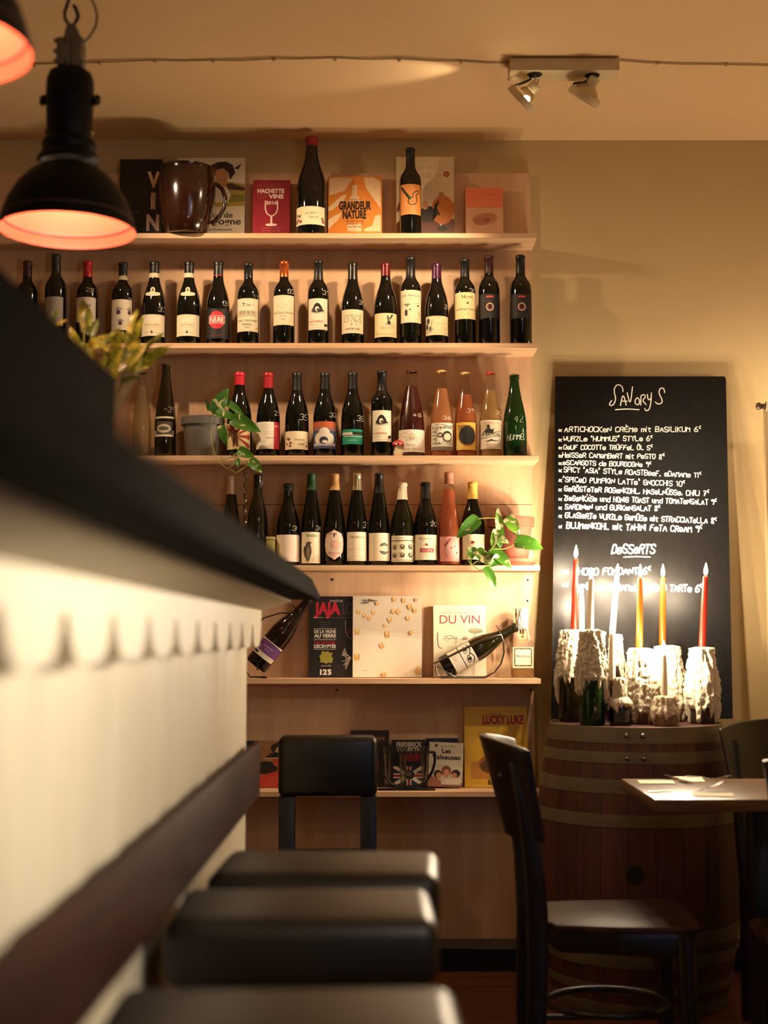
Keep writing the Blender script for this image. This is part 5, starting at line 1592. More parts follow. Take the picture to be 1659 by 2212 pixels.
for y in (312, 424):
    b0 = C5(142, y); menu_strokes(wr, '~', b0[0], b0[0] + 11, b0[1], b0[1], 11, .0055, y)
wr.lay(lambda x, y, o: Vector((x, -.0006 - o, y)), None, 'chalk_writing', board)

# ================================================================== barrel
BX = py(1372, 1600, 4.93).x
BYC = 4.93
barrel = thing('wine_barrel', 'old reddish oak wine barrel with pale iron hoops under the candles', 'barrel', (BX, BYC, 0))
def brad(z):
    f = (z - BARTOP / 2) / (BARTOP / 2)
    return .342 - .052 * f * f
def stave_mat():
    m, nt, b = base_mat('oak_staves')
    tc = nt.nodes.new('ShaderNodeTexCoord')
    sx = nt.nodes.new('ShaderNodeSeparateXYZ')
    at = nt.nodes.new('ShaderNodeMath'); at.operation = 'ARCTAN2'
    ml = nt.nodes.new('ShaderNodeMath'); ml.operation = 'MULTIPLY'; ml.inputs[1].default_value = 24 / (2 * pi)
    fr = nt.nodes.new('ShaderNodeMath'); fr.operation = 'FRACT'
    pp = nt.nodes.new('ShaderNodeMath'); pp.operation = 'COMPARE'; pp.inputs[1].default_value = .0; pp.inputs[2].default_value = .035
    fl = nt.nodes.new('ShaderNodeMath'); fl.operation = 'FLOOR'
    wn = nt.nodes.new('ShaderNodeTexWhiteNoise'); wn.noise_dimensions = '1D'
    mp = nt.nodes.new('ShaderNodeMapping'); mp.inputs['Scale'].default_value = (16, 16, 1.2)
    n = nt.nodes.new('ShaderNodeTexNoise'); n.inputs['Scale'].default_value = 3; n.inputs['Detail'].default_value = 6
    ad = nt.nodes.new('ShaderNodeMath'); ad.operation = 'MULTIPLY_ADD'; ad.inputs[1].default_value = .35
    r = nt.nodes.new('ShaderNodeValToRGB')
    r.color_ramp.elements[0].position = .3; r.color_ramp.elements[0].color = hexc('2c130c'); r.color_ramp.elements[1].position = .95; r.color_ramp.elements[1].color = hexc('552b1d')
    mx = nt.nodes.new('ShaderNodeMix'); mx.data_type = 'RGBA'; mx.inputs[7].default_value = hexc('120807')
    L = nt.links.new
    L(tc.outputs['Object'], sx.inputs[0]); L(sx.outputs['Y'], at.inputs[0]); L(sx.outputs['X'], at.inputs[1]); L(at.outputs[0], ml.inputs[0]); L(ml.outputs[0], fr.inputs[0]); L(fr.outputs[0], pp.inputs[0])
    L(ml.outputs[0], fl.inputs[0]); L(fl.outputs[0], wn.inputs['W']); L(wn.outputs['Value'], ad.inputs[0]); L(tc.outputs['Object'], mp.inputs['Vector']); L(mp.outputs[0], n.inputs['Vector']); L(n.outputs['Fac'], ad.inputs[2])
    L(ad.outputs[0], r.inputs['Fac']); L(r.outputs['Color'], mx.inputs[6]); L(pp.outputs[0], mx.inputs[0]); L(mx.outputs[2], b.inputs['Base Color'])
    b.inputs['Roughness'].default_value = .6
    return m
bm = bmesh.new()
lathe(bm, [(0, .03), (.26, .03), (.272, 0), (brad(0), .001)] + [(brad(z_), z_) for z_ in [BARTOP * k / 22 for k in range(1, 22)]] + [(brad(BARTOP), BARTOP - .001), (brad(BARTOP) - .02, BARTOP), (0, BARTOP)], 96)
obj('staves', bm, stave_mat(), barrel, 40)
HOOP = plaster('hoop_iron', '6a5e48', '4c4234', 14, .2, .55)
def hoopz(v): return pz_front(v)
def pz_front(v):
    z_ = .5
    for _ in range(6):
        z_ = py(1372, v, BYC - brad(z_)).z
    return z_
for v0, v1 in ((1572, 1607), (1626, 1651), (1686, 1717), (1762, 1790)):
    z0, z1 = pz_front(v1), min(pz_front(v0), BARTOP + .001)
    for (a0, a1) in ((z0, z1),):
        bm = bmesh.new()
        lathe(bm, [(brad(a0) - .004, a0), (brad(a0) + .002, a0), (brad((a0 + a1) / 2) + .003, (a0 + a1) / 2), (brad(a1) + .002, a1), (brad(a1) - .004, a1)], 96)
        hp_ = obj('hoop', bm, HOOP, barrel, 40)
    if v0 < 1640:
        for u in (1355, 1389):
            zc = (z0 + z1) / 2
            an = math.asin((py(u, (v0 + v1) / 2, BYC - .3).x - BX) / brad(zc))
            bm = bmesh.new(); b_ = bmesh.new(); bmesh.ops.create_uvsphere(b_, u_segments=12, v_segments=8, radius=.0085)
            merge(bm, b_, Matrix.Translation(((brad(zc) + .003) * sin(an), -(brad(zc) + .003) * cos(an), zc)))
            obj('rivet', bm, METAL, hp_, 60)
for z0 in (BARTOP - pz_front(1762), ):
    for a0, a1 in ((.002, .045), (.075, .105), (.16, .20), (z0 - .045, z0)):
        bm = bmesh.new(); lathe(bm, [(brad(a0) - .004, a0), (brad(a0) + .002, a0), (brad((a0 + a1) / 2) + .003, (a0 + a1) / 2), (brad(a1) + .002, a1), (brad(a1) - .004, a1)], 96); obj('hoop', bm, HOOP, barrel, 40)
zb_ = pz_front(1890)
bm = bmesh.new(); lathe(bm, [(0, 0), (.028, 0), (.030, .003), (.028, .0055), (0, .0045)], 28)
an = math.asin((py(1372, 1890, BYC - .34).x - BX) / brad(zb_))
bmesh.ops.transform(bm, matrix=Matrix.Translation((brad(zb_) * sin(an), -brad(zb_) * cos(an) - .0005, zb_)) @ Matrix.Rotation(pi / 2, 4, 'X'), verts=bm.verts)
obj('bung', bm, flat('070505', .7), barrel, 40)

# ================================================================== candles and their bottles
FLAME = glow('candle_flame', (1.0, .79, .54), 3000)
WHITEWAX = waxy('white_candle', 'f0e4d0', .35, .35)
ORANGE = waxy('orange_candle', 'b8560f', .35, .35)
REDWAX = waxy('red_candle', 'c0341f', .3, .35)
GC = 'candles burning on the barrel'
GW = 'wax covered bottles on the barrel'
def candle(u0, v0, u1, v1, Y, wpx, mat, label, vf, name='taper_candle', Yt=None):
    """foot (u0, v0), top (u1, v1), flame tip row vf"""
    p0, p1 = py(u0, v0, Y), py(u1, v1, Yt or Y)
    r0 = (py(u0 + wpx / 2, v0, Y).x - py(u0 - wpx / 2, v0, Y).x) / 2
    d = p1 - p0
    L = d.length
    t = thing(name, label, 'candle', p0, (0, 0, 0), GC)
    t.rotation_mode = 'QUATERNION'
    t.rotation_quaternion = d.to_track_quat('Z', 'Y')
    bm = bmesh.new()
    lathe(bm, [(0, -.012), (r0 * .9, -.012), (r0, .004), (r0 * .92, L * .5), (r0 * .80, L * .9), (r0 * .74, L - .004), (r0 * .5, L), (r0 * .3, L - .002), (0, L - .003)], 20)
    obj('wax_stick', bm, mat, t, 60)
    bm = bmesh.new(); tube(bm, [(0, 0, L - .004), (.0008, 0, L + .006)], .0011, 6); obj('wick', bm, flat('1a1410', .9), t)
    f = py(u1, vf, Yt or Y).z - p1.z
    bm = bmesh.new()
    lathe(bm, [(0, 0), (.0045, .003), (.0068, .010), (.0062, .018), (.0040, .027), (.0016, .035), (0, .040)], 10)
    bmesh.ops.scale(bm, vec=(1, 1, max(.55, min(1.4, (f - .003) / .038))), verts=bm.verts)
    bmesh.ops.translate(bm, vec=(0, 0, L + .002), verts=bm.verts)
    obj('flame', bm, FLAME, t, 60)
    return t

def waxed(u, vt, Y, rpx, kind, label, glass, wax_v, thick, seed, drips=14, dlen=.08, lab=None, squat=None, n=130, waxmat=None):
    zt_ = py(u, vt, Y)
    rad = (py(u + rpx, vt, Y).x - py(u - rpx, vt, Y).x) / 2
    H = zt_.z - BARTOP - .006
    t = thing('candle_bottle', label, 'bottle', (zt_.x, Y, BARTOP + .001), (0, 0, 0), GW)
    pr = [(r_ * rad, z_ * H) for r_, z_ in (squat or PROF[kind])]
    def rz(z):
        for (r0, z0), (r1, z1) in zip(pr, pr[1:]):
            if z0 <= z <= z1:
                return r0 + (r1 - r0) * (z - z0) / max(1e-9, z1 - z0)
        return pr[0][0] if z < pr[0][1] else pr[-1][0]
    bm = bmesh.new(); lathe(bm, [(0, .003), (rad * .9, 0)] + pr + [(pr[-1][0] * .5, H)], 40)
    obj('glass_body', bm, glass, t, 50)
    bm = bmesh.new()
    wax_skin(bm, rz, H + .004, py(u, wax_v, Y).z - BARTOP, thick, seed, drips, dlen, n=n, m=60)
    obj('wax', bm, waxmat or WAX, t, 80)
    if lab:
        z0, z1, paper, fn = lab
        a = Art(rad * 1.5, z1 - z0, paper); fn(a)
        a.lay(lambda x, y, o: Vector(((rz(z0 + y) + .0006 + o) * sin((x - rad * .75) / rad), -(rz(z0 + y) + .0006 + o) * cos((x - rad * .75) / rad), z0 + y)), .003, 'label', t)
    return t
TALL = [(1, .02), (1, .5), (.97, .58), (.89, .66), (.80, .74), (.72, .84), (.66, .92), (.62, 1)]
SQ = [(1, .02), (1, .42), (.97, .5), (.8, .57), (.5, .63), (.46, .7), (.45, 1)]
def a_torn(a): a.lines(6, .9, .1, '6a6258', .1, .9)
waxed(1233, 1362, 4.97, 27, 'burgundy', 'brown bottle under thick wax at the left edge of the barrel, red candle in it', BROWNGLASS, 1465, .014, 11, 9, .10, squat=TALL)
waxed(1277, 1362, 4.79, 28, 'burgundy', 'green bottle whose neck is buried in streaming wax, white candle in it', GREENGLASS, 1470, .014, 12, 16, .085, squat=TALL)
waxed(1330, 1372, 4.99, 22, 'burgundy', 'dark bottle behind the squat one, only its neck waxed', flat('1c0e0a', .08), 1440, .010, 13, 9, .05)
waxed(1339, 1466, 4.78, 24, 'claret', 'squat clear bottle with wax collar, front of the barrel beside the green one', clear_glass('smoked_glass', '8a7c68'), 1524, .006, 14, 12, .035, squat=SQ, lab=(.012, .05, '2a241e', a_torn))
waxed(1385, 1402, 4.86, 30, 'burgundy', 'bottle wholly coated in lumpy wax below the orange candle at the barrel centre', flat('6a5430', .1), 1540, .016, 15, 18, .06, squat=TALL)
waxed(1440, 1396, 5.00, 31, 'burgundy', 'bottle heavy with hanging wax at the back, right of the barrel centre', flat('5a4a30', .1), 1535, .015, 16, 16, .06, squat=TALL)
waxed(1437, 1505, 4.76, 26, 'claret', 'short jar with a fat wax collar at the front, right of the barrel centre', flat('7a5a3a', .15), 1545, .009, 17, 14, .03, squat=[(1, .02), (1, .5), (.96, .6), (.8, .72), (.7, .85), (.66, 1)])
waxed(1515, 1400, 4.88, 29, 'burgundy', 'wax covered bottle standing apart at the right side of the barrel', flat('3a3024', .1), 1530, .014, 18, 16, .07, squat=TALL)
candle(1240, 1356, 1244, 1206, 4.965, 14, REDWAX, 'tall red candle furthest left on the barrel', 1178)
candle(1256, 1356, 1256, 1285, 4.985, 14, WHITEWAX, 'short white candle between the left red candle and the green bottle', 1262)
candle(1275, 1356, 1277, 1248, 4.79, 15, WHITEWAX, 'white candle in the green bottle', 1228)
candle(1323, 1366, 1333, 1240, 4.99, 14, WHITEWAX, 'leaning bright white candle behind the squat bottle', 1218)
candle(1322, 1462, 1322, 1366, 4.78, 15, WHITEWAX, 'white candle stuck in the squat clear bottle', 1343)
candle(1381, 1396, 1383, 1247, 4.86, 15, ORANGE, 'orange candle over the lumpy waxed bottle at the barrel centre', 1219)
candle(1431, 1390, 1432, 1247, 5.00, 15, ORANGE, 'orange candle at the back, right of the barrel centre', 1219)
candle(1435, 1500, 1434, 1412, 4.76, 14, WHITEWAX, 'white candle standing in the short jar at the front', 1384)
candle(1517, 1393, 1524, 1244, 4.88, 15, REDWAX, 'tall red candle furthest right on the barrel', 1216)

# ================================================================== table and cutlery
TZ = .775
ta, tb = pz(1415, 1727, TZ), pz(1332, 1682, TZ)
TX0, TY0, TY1 = ta.x, ta.y, tb.y
TX1 = TX0 + .70
tab = thing('cafe_table', 'small square dark wood bistro table set for two at the right', 'table', ((TX0 + TX1) / 2, (TY0 + TY1) / 2, 0))
TOPW = grain('worn_table_wood', '3c2818', '7a5a3c', (.8, 12, 8), 6, .36, .1, .15)
hx, hy = (TX1 - TX0) / 2, (TY1 - TY0) / 2
bm = bmesh.new(); box(bm, (-hx, -hy, TZ - .034), (hx, hy, TZ), 0, .003); obj('tabletop', bm, [TOPW], tab, 30)
bm = bmesh.new(); box(bm, (-.04, -.08, .05), (.04, 0, TZ - .034), 0, .004); obj('pedestal', bm, BLACKWOOD, tab, 30)
bm = bmesh.new(); box(bm, (-.22, -.075, 0), (.22, -.005, .05), 0, .006); box(bm, (-.035, -.26, .001), (.035, .18, .049), 0, .006); obj('foot', bm, BLACKWOOD, tab, 30)
PAPER = flat('e2d2b4', .8)
GN = 'paper napkins on the bistro table'
def napkin(u0, u1, v0, v1, label):
    p, q, r_, s_ = pz(u0, v1, TZ), pz(u1, v1, TZ), pz(u1 - (v1 - v0) * .9, v0, TZ), pz(u0 - (v1 - v0) * .9, v0, TZ)
    t = thing('paper_napkin', label, 'napkin', (p.x, p.y, TZ + .0004), (0, 0, 0), GN)
    bm = bmesh.new()
    extrude_poly(bm, [(a_.x - p.x, a_.y - p.y) for a_ in (p, q, r_, s_)], 0, .0022, 'z', bev=.0006)
    obj('folded_paper', bm, PAPER, t, 0)
napkin(1382, 1460, 1687, 1694, 'flat cream napkin under no cutlery at the far left of the table')
napkin(1462, 1524, 1679, 1690, 'cream napkin below the crossed knife and fork on the far side')
napkin(1500, 1588, 1715, 1722, 'cream napkin at the near edge of the table')
STEEL = flat('b8b0a4', .18, 1.0)
GK = 'cutlery laid on the bistro table'
def fork(label, p0, p1, zoff, bend=.012):
    p0, p1 = Vector(p0), Vector(p1)
    d = (p1 - p0); L = d.length; an = math.atan2(d.y, d.x)
    t = thing('fork', label, 'fork', (p0.x, p0.y, zoff), (0, 0, an), GK)
    bm = bmesh.new()
    def zc(s_): return .0015 + bend * (max(0, s_ - .55) / .45) * (1.2 - s_) * 2.2 + .004 * sin(pi * min(1, s_ / .6))
    pts = [(L * s_, 0, zc(s_)) for s_ in [k / 12 * .72 for k in range(13)]]
    tube(bm, pts, [.0052 - .0035 * min(1, k / 7) + (.0028 if k > 10 else 0) for k in range(13)], 8)
    bmesh.ops.scale(bm, vec=(1, 1, .5), verts=bm.verts)
    obj('handle', bm, STEEL, t, 60)
    bm = bmesh.new()
    b_ = bmesh.new()
    rows_ = []
    for k in range(5):
        s_ = .70 + k * .025; w = .004 + .0075 * min(1, k / 3)
        rows_.append([b_.verts.new((L * s_, w * f, zc(s_) * .6 + .0008)) for f in (-1, -.5, 0, .5, 1)])
    for a_, c_ in zip(rows_, rows_[1:]):
        for j in range(4): b_.faces.new((a_[j], c_[j], c_[j + 1], a_[j + 1]))
    bmesh.ops.solidify(b_, geom=b_.faces[:], thickness=.0015)
    merge(bm, b_)
    for f in (-1, -.34, .34, 1):
        tube(bm, [(L * (.79 + .21 * k / 6), f * .0105, zc(.79) * .6 + .001 + bend * .75 * (k / 6) ** 1.3) for k in range(7)], [.0015] * 5 + [.0012, .0006], 6)
    obj('tines', bm, STEEL, t, 60)
def knife(label, p0, p1, zoff):
    p0, p1 = Vector(p0), Vector(p1)
    d = (p1 - p0); L = d.length; an = math.atan2(d.y, d.x)
    t = thing('knife', label, 'knife', (p0.x, p0.y, zoff), (0, 0, an), GK)
    bm = bmesh.new(); box(bm, (0, -.007, .0004), (L * .46, .007, .007), 0, .003, seg=3); obj('handle', bm, STEEL, t, 40)
    bm = bmesh.new(); extrude_poly(bm, [(L * .45, -.005), (L * .6, -.009), (L * .9, -.010), (L, .004), (L * .97, .007), (L * .45, .006)], .002, .004, 'z'); obj('blade', bm, STEEL, t, 0)
k0, k1 = pz(1442, 1680, TZ), pz(1488, 1695, TZ)
knife('knife crossing the far napkin', (k0.x - .01, k0.y, 0), (k1.x + .01, k1.y, 0), TZ + .0028)
f0, f1 = pz(1475, 1677, TZ), pz(1520, 1690, TZ)
fork('fork with tines raised beside the crossing knife', (f0.x + .005, f0.y - .03, 0), (f0.x + .10, f0.y - .19, 0), TZ + .0035, .016)
f0, f1 = pz(1400, 1712, TZ), pz(1566, 1709, TZ)
fork('fork lying along the near side of the table', (f0.x, f0.y, 0), (f1.x, f1.y, 0), TZ + .0004, .026)

# ================================================================== chairs at the table
def bistro_chair(label, loc, rz, group='dark wooden bistro chairs at the table'):
    """seat faces local +x; backrest at local -x"""
    t = thing('bistro_chair', label, 'chair', loc, (0, 0, R(rz)), group)
    bm = bmesh.new()
    pts = []
    for x, y in ((-.17, -.165), (.0, -.195), (.17, -.20), (.215, -.175), (.225, 0), (.215, .175), (.17, .20), (0, .195), (-.17, .165), (-.19, .1), (-.19, -.1)): pts.append((x, y))
    extrude_poly(bm, pts, .432, .452, 'z', bev=.006); obj('seat', bm, grain('chair_seat_wood', '1c0f09', '4a301e', (2, 14, 2), 5, .5, .1, 0, 5, .25), t, 35)
    bm = bmesh.new()
    pr = [(x * .9, y * .9) for x, y in pts]
    extrude_poly(bm, pr, .375, .4315, 'z', bev=.003); obj('apron', bm, BLACKWOOD, t, 35)
    for s_ in (-1, 1):
        bm = bmesh.new()
        tube(bm, [(.175, .16 * s_, .43), (.18, .165 * s_, .25), (.19, .17 * s_, .0)], [.030, .027, .021], 12); obj('leg', bm, BLACKWOOD, t, 50)
        bm = bmesh.new()
        b_ = bmesh.new()
        path = [(-.225, 0), (-.222, .17), (-.215, .43), (-.222, .58), (-.245, .74), (-.276, .88)]
        half = [.021, .025, .029, .027, .022, .016]
        prev = None
        secs = []
        for (x, z_), h in zip(path, half):
            secs.append([b_.verts.new((x + h * dx, (.150 * s_ + (.01 * s_ if z_ > .5 else 0)) + .013 * dy, z_)) for dx, dy in ((-1, -1), (1, -1), (1, 1), (-1, 1))])
        for a_, c_ in zip(secs, secs[1:]):
            for j in range(4): b_.faces.new((a_[j], a_[(j + 1) % 4], c_[(j + 1) % 4], c_[j]))
        b_.faces.new(secs[0][::-1]); b_.faces.new(secs[-1])
        bmesh.ops.recalc_face_normals(b_, faces=b_.faces[:])
        bmesh.ops.bevel(b_, geom=b_.edges[:], offset=.005, segments=2, profile=.5, affect='EDGES')
        merge(bm, b_)
        obj('back_post', bm, BLACKWOOD, t, 50)
    # curved backrest panel, wider at the top
    bm = bmesh.new()
    N, Mz = 14, 8
    grid = {}
    for side, off in ((0, -.011), (1, .011)):
        for i in range(N + 1):
            f = -1 + 2 * i / N
            for k in range(Mz + 1):
                h = k / Mz
                hw_ = .180 + .035 * h
                zt_ = .668 + h * (.262 + .012 * cos(f * 2.2)) 
                x = -.262 - .072 * h + (.072 + .030 * h) * f * f + off - .015
                y = hw_ * f
                cut = .03 * max(0, h - .8) * 5 * abs(f) ** 6 * .3
                grid[side, i, k] = bm.verts.new((x, y, zt_ - cut))
    for i in range(N):
        for k in range(Mz):
            bm.faces.new((grid[0, i, k], grid[0, i, k + 1], grid[0, i + 1, k + 1], grid[0, i + 1, k]))
            bm.faces.new((grid[1, i, k], grid[1, i + 1, k], grid[1, i + 1, k + 1], grid[1, i, k + 1]))
    for i in range(N):
        bm.faces.new((grid[0, i, 0], grid[0, i + 1, 0], grid[1, i + 1, 0], grid[1, i, 0])); bm.faces.new((grid[0, i, Mz], grid[1, i, Mz], grid[1, i + 1, Mz], grid[0, i + 1, Mz]))
    for k in range(Mz):
        bm.faces.new((grid[0, 0, k], grid[1, 0, k], grid[1, 0, k + 1], grid[0, 0, k + 1])); bm.faces.new((grid[0, N, k], grid[0, N, k + 1], grid[1, N, k + 1], grid[1, N, k]))
    bmesh.ops.recalc_face_normals(bm, faces=bm.faces[:])
    ee = [e for e in bm.edges if len(e.link_faces) == 2 and e.calc_face_angle(0) > 1.0]
    bmesh.ops.bevel(bm, geom=ee, offset=.005, segments=3, profile=.5, affect='EDGES')
    br = obj('backrest', bm, BLACKWOOD, t, 40)
    for s_ in (-1, 1):
        bm = bmesh.new(); lathe(bm, [(0, .006), (.008, .004), (.011, 0), (.011, -.004), (0, -.004)], 16, M=Matrix.Translation((-.3145, .155 * s_, .84)) @ Matrix.Rotation(-pi / 2, 4, 'Y')); obj('stud', bm, flat('2a1610', .25), br, 50)
    bm = bmesh.new()
    tube(bm, [(.165 * cos(a_) - .01, .15 * sin(a_), .21 + .0 * a_) for a_ in [k * 2 * pi / 28 for k in range(28)]], .010, 8, closed=True); obj('hoop_stretcher', bm, BLACKWOOD, t, 60)
    for s_ in (-1, 1):
        bm = bmesh.new(); tube(bm, [(-.222, .15 * s_, .13), (0, .156 * s_, .13), (.185, .166 * s_, .13)], .009, 8); obj('stretcher', bm, BLACKWOOD, t, 60)
    return t
bistro_chair('dark bistro chair nearest the shelves, side on, empty seat toward the table', (.625, 4.02, 0), 0)
bistro_chair('dark bistro chair behind the table, its broad back against the wall', (1.31, 4.415, 0), -88)
bistro_chair('dark bistro chair cut by the frame in front of the table', (1.16, 3.72, 0), 84)
# ================================================================== the bar
BE = 3.8                                 # far end of the bar
BNEAR = .45
PX = -.368                     # front panel plane
bar = thing('bar_counter', 'long bar with cream ribbed front, scalloped trim and thick black top', 'bar counter', (PX, BE, 0))
def bc(x, z_): return (x - PX, z_)
ZU = 1.276
CREAMP = plaster('cream_panel_paint', 'f2e8d0', 'ecdfc2', 4, .03, .5)
bm = bmesh.new()
n = 220
L_ = BE - BNEAR
rows_ = []
for i in range(n + 1):
    y = -L_ + L_ * i / n
    x = .0045 * sin(2 * pi * y / .19) + .0035 * sin(2 * pi * y / .31 + 1)
    rows_.append([bm.verts.new((x, y, 0.02)), bm.verts.new((x, y, ZU + .02)), bm.verts.new((-.05, y, ZU + .02)), bm.verts.new((-.05, y, 0.02))])
for a_, c_ in zip(rows_, rows_[1:]):
    for j in range(4): bm.faces.new((a_[j], c_[j], c_[(j + 1) % 4], a_[(j + 1) % 4]))
bm.faces.new(rows_[0]); bm.faces.new(rows_[-1][::-1])
bmesh.ops.recalc_face_normals(bm, faces=bm.faces[:])
obj('front_panel', bm, CREAMP, bar, 40)
# end wall of the bar body and its back
bm = bmesh.new(); box(bm, (-.62, -.03, .02), (-.051, -.0005, ZU + .02), 0); obj('end_panel', bm, CREAMP, bar, 0)
# scalloped trim: a board whose lower edge runs in rounded tabs
bm = bmesh.new()
per = .26
poly = []
y = 0.0
pts = []
k = 0
while y > -L_ + per:
    for j in range(21):
        f = j / 20
        w = per * .90
        yy = y - (per - w) / 2 - w * f
        zz = 1.188 + .055 * (abs(2 * f - 1) ** 5)
        pts.append((yy, zz))
    y -= per
top = [(pts[-1][0], ZU + .018), (pts[0][0], ZU + .018)]
extrude_poly(bm, pts + top, .008, .042, 'x')
obj('scalloped_trim', bm, CREAMP, bar, 0)
# apron moulding under the top and the black top itself
APR = plaster('apron_paint', 'f0e4c8', 'e6d8b8', 5, .03, .45)
bm = bmesh.new()
extrude_poly(bm, [bc(-.42, ZU + .001), bc(PX + .024, ZU + .001), bc(-.254, ZU + .030), bc(-.250, ZU + .036), bc(-.42, ZU + .036)], -L_, .04, 'y')
obj('apron', bm, APR, bar, 0)
BTOP = flat('0a0808', .8, 0, 0.03, 0, .15)
bm = bmesh.new()
extrude_poly(bm, [bc(-1.0, ZU + .037), bc(-.176, ZU + .037), bc(-.172, ZU + .045), bc(-.196, ZU + .094), bc(-.203, ZU + .097), bc(-1.0, ZU + .097)], -L_, .06, 'y')
obj('countertop', bm, BTOP, bar, 0)
CT = ZU + .097
RAILW = grain('rail_wood', '220d06', '40180c', (2, .6, 12), 5, .6, 0, 0, 5, .12)
bm = bmesh.new(); box(bm, (.023, -L_, .795), (.040, .012, .935), 0, .003); obj('bag_rail', bm, RAILW, bar, 30)

# black cabinet on the bar top
kb = thing('counter_cabinet', 'black boxy cabinet standing on the bar top, blurred in front', 'cabinet', (-.80, 2.2, CT))
bm = bmesh.new(); box(bm, (-.24, -.42, .012), (.30, .42, .325), 0, .006); obj('cabinet_body', bm, flat('0a0808', .8, 0, .03), kb, 30)
for sx in (-1, 1):
    for sy in (-1, 1):
        bm = bmesh.new(); lathe(bm, [(0, 0), (.02, 0), (.02, .012), (0, .012)], 14); obj('foot', bm, flat('0a0a0a', .6), kb, 30, (.03 + .22 * sx, .36 * sy, 0))

# leafy plant on the bar, lit by the pendant
PYY = 3.55
pl = thing('bar_plant', 'bushy plant with yellow-green oval leaves rising behind the black cabinet', 'potted plant', (-.78, PYY, CT))
bm = bmesh.new(); pot_lathe(bm, .06, .08, .16, .006, .03); obj('pot', bm, flat('2a2420', .6), pl, 40)
LEAFY = leafy('bar_plant_leaf', '7a7c22', 'b4a038', 30, .5, .35)
LEAFD = leafy('bar_plant_leaf_dark', '46521c', '6a6a26', 30, .5, .3)
spots = [(116, 682, 60, 30), (132, 697, 30, 20), (182, 672, 100, 50), (184, 690, 96, 36), (289, 690, 85, 40), (302, 704, 70, 34), (297, 718, 60, 26), (257, 738, 88, 34), (285, 724, 110, 40), (333, 738, 45, 46), (338, 766, 35, 50), (228, 735, 20, 44), (246, 722, 60, 34), (214, 742, 140, 30), (297, 764, 50, 38), (268, 768, 30, 50), (246, 756, 100, 34), (232, 770, 130, 30),
         (278, 786, 40, 40), (262, 800, 35, 40), (310, 790, 25, 40), (285, 818, 15, 30), (220, 790, 60, 40), (190, 760, 120, 36), (205, 705, 75, 30), (160, 730, 110, 36), (240, 820, 50, 40), (200, 825, 80, 40), (150, 780, 100, 40), (272, 735, 120, 36), (318, 752, 65, 34), (255, 780, 80, 42)]
pstem = bmesh.new()
rb = Vector((0, 0, .15))
for i, (u, v, an, lp) in enumerate(spots):
    Y = PYY + random.Random(i).uniform(-.12, .12)
    k_ = Y / FPX
    c_ = py(u, v, Y) - pl.location
    d = Vector((cos(R(an)), random.Random(i + 50).uniform(-.5, .5), sin(R(an)))).normalized() * lp * k_ * .78
    put_leaf('leaf', c_ - d, c_ + d, lp * k_ * .62, LEAFY if i % 3 else LEAFD, pl, random.Random(i + 9).uniform(-.6, .6), .08, .35, (random.Random(i).uniform(-.5, .5), -.8, .6))
    if i % 2 == 0:
        m_ = (c_ - d) * .5 + rb * .5 + Vector((0, 0, .04))
        tube(pstem, [rb, m_, c_ - d], .0022, 5)
obj('stem', pstem, flat('6a6a2a', .6), pl, 60)

# ================================================================== bar stools and the padded chair
STW = flat('0d0a09', .35)
def stool(label, x, y, zt_, rz=0, w=.42, d=.30):
    t = thing('bar_stool', label, 'bar stool', (x, y, 0), (0, 0, R(rz)), 'padded stools along the bar')
    bm = bmesh.new(); box(bm, (-w / 2, -d / 2, zt_ - .105), (w / 2, d / 2, zt_), 0, .028, seg=4)
    for v in bm.verts:
        if v.co.z > zt_ - .03:
            v.co.z += .010 * (1 - (2 * v.co.x / w) ** 2) * (1 - (2 * v.co.y / d) ** 2)
    obj('seat', bm, flat('1c1510', .4, 0, .5, 0, .2, 60), t, 50)
    bm = bmesh.new(); box(bm, (-w / 2 + .02, -d / 2 + .02, zt_ - .14), (w / 2 - .02, d / 2 - .02, zt_ - .106), 0, .003); obj('seat_frame', bm, STW, t, 30)
    for sx in (-1, 1):
        for sy in (-1, 1):
            bm = bmesh.new(); cx_, cy_ = sx * (w / 2 - .045), sy * (d / 2 - .04); box(bm, (cx_ - .018, cy_ - .018, 0), (cx_ + .018, cy_ + .018, zt_ - .141), 0, .003); obj('leg', bm, STW, t, 30)
    for sx in (-1, 1):
        bm = bmesh.new(); cx_ = sx * (w / 2 - .045); box(bm, (cx_ - .008, -d / 2 + .059, .24), (cx_ + .008, d / 2 - .059, .27), 0, .002); obj('stretcher', bm, STW, t, 30)
    for sy in (-1, 1):
        bm = bmesh.new(); cy_ = sy * (d / 2 - .04); box(bm, (-w / 2 + .064, cy_ - .008, .30), (w / 2 - .064, cy_ + .008, .33), 0, .002); obj('foot_rail', bm, STW, t, 30)
    return t
stool('padded leather stool nearest the shelves, partly behind the next one', -.105, 2.72, .795, -2)
stool('padded leather stool with bright right corner, second from the shelves', -.128, 2.335, .79, 1)
stool('padded leather stool closest to the camera, only its top in view', -.118, 1.67, .785, 1)

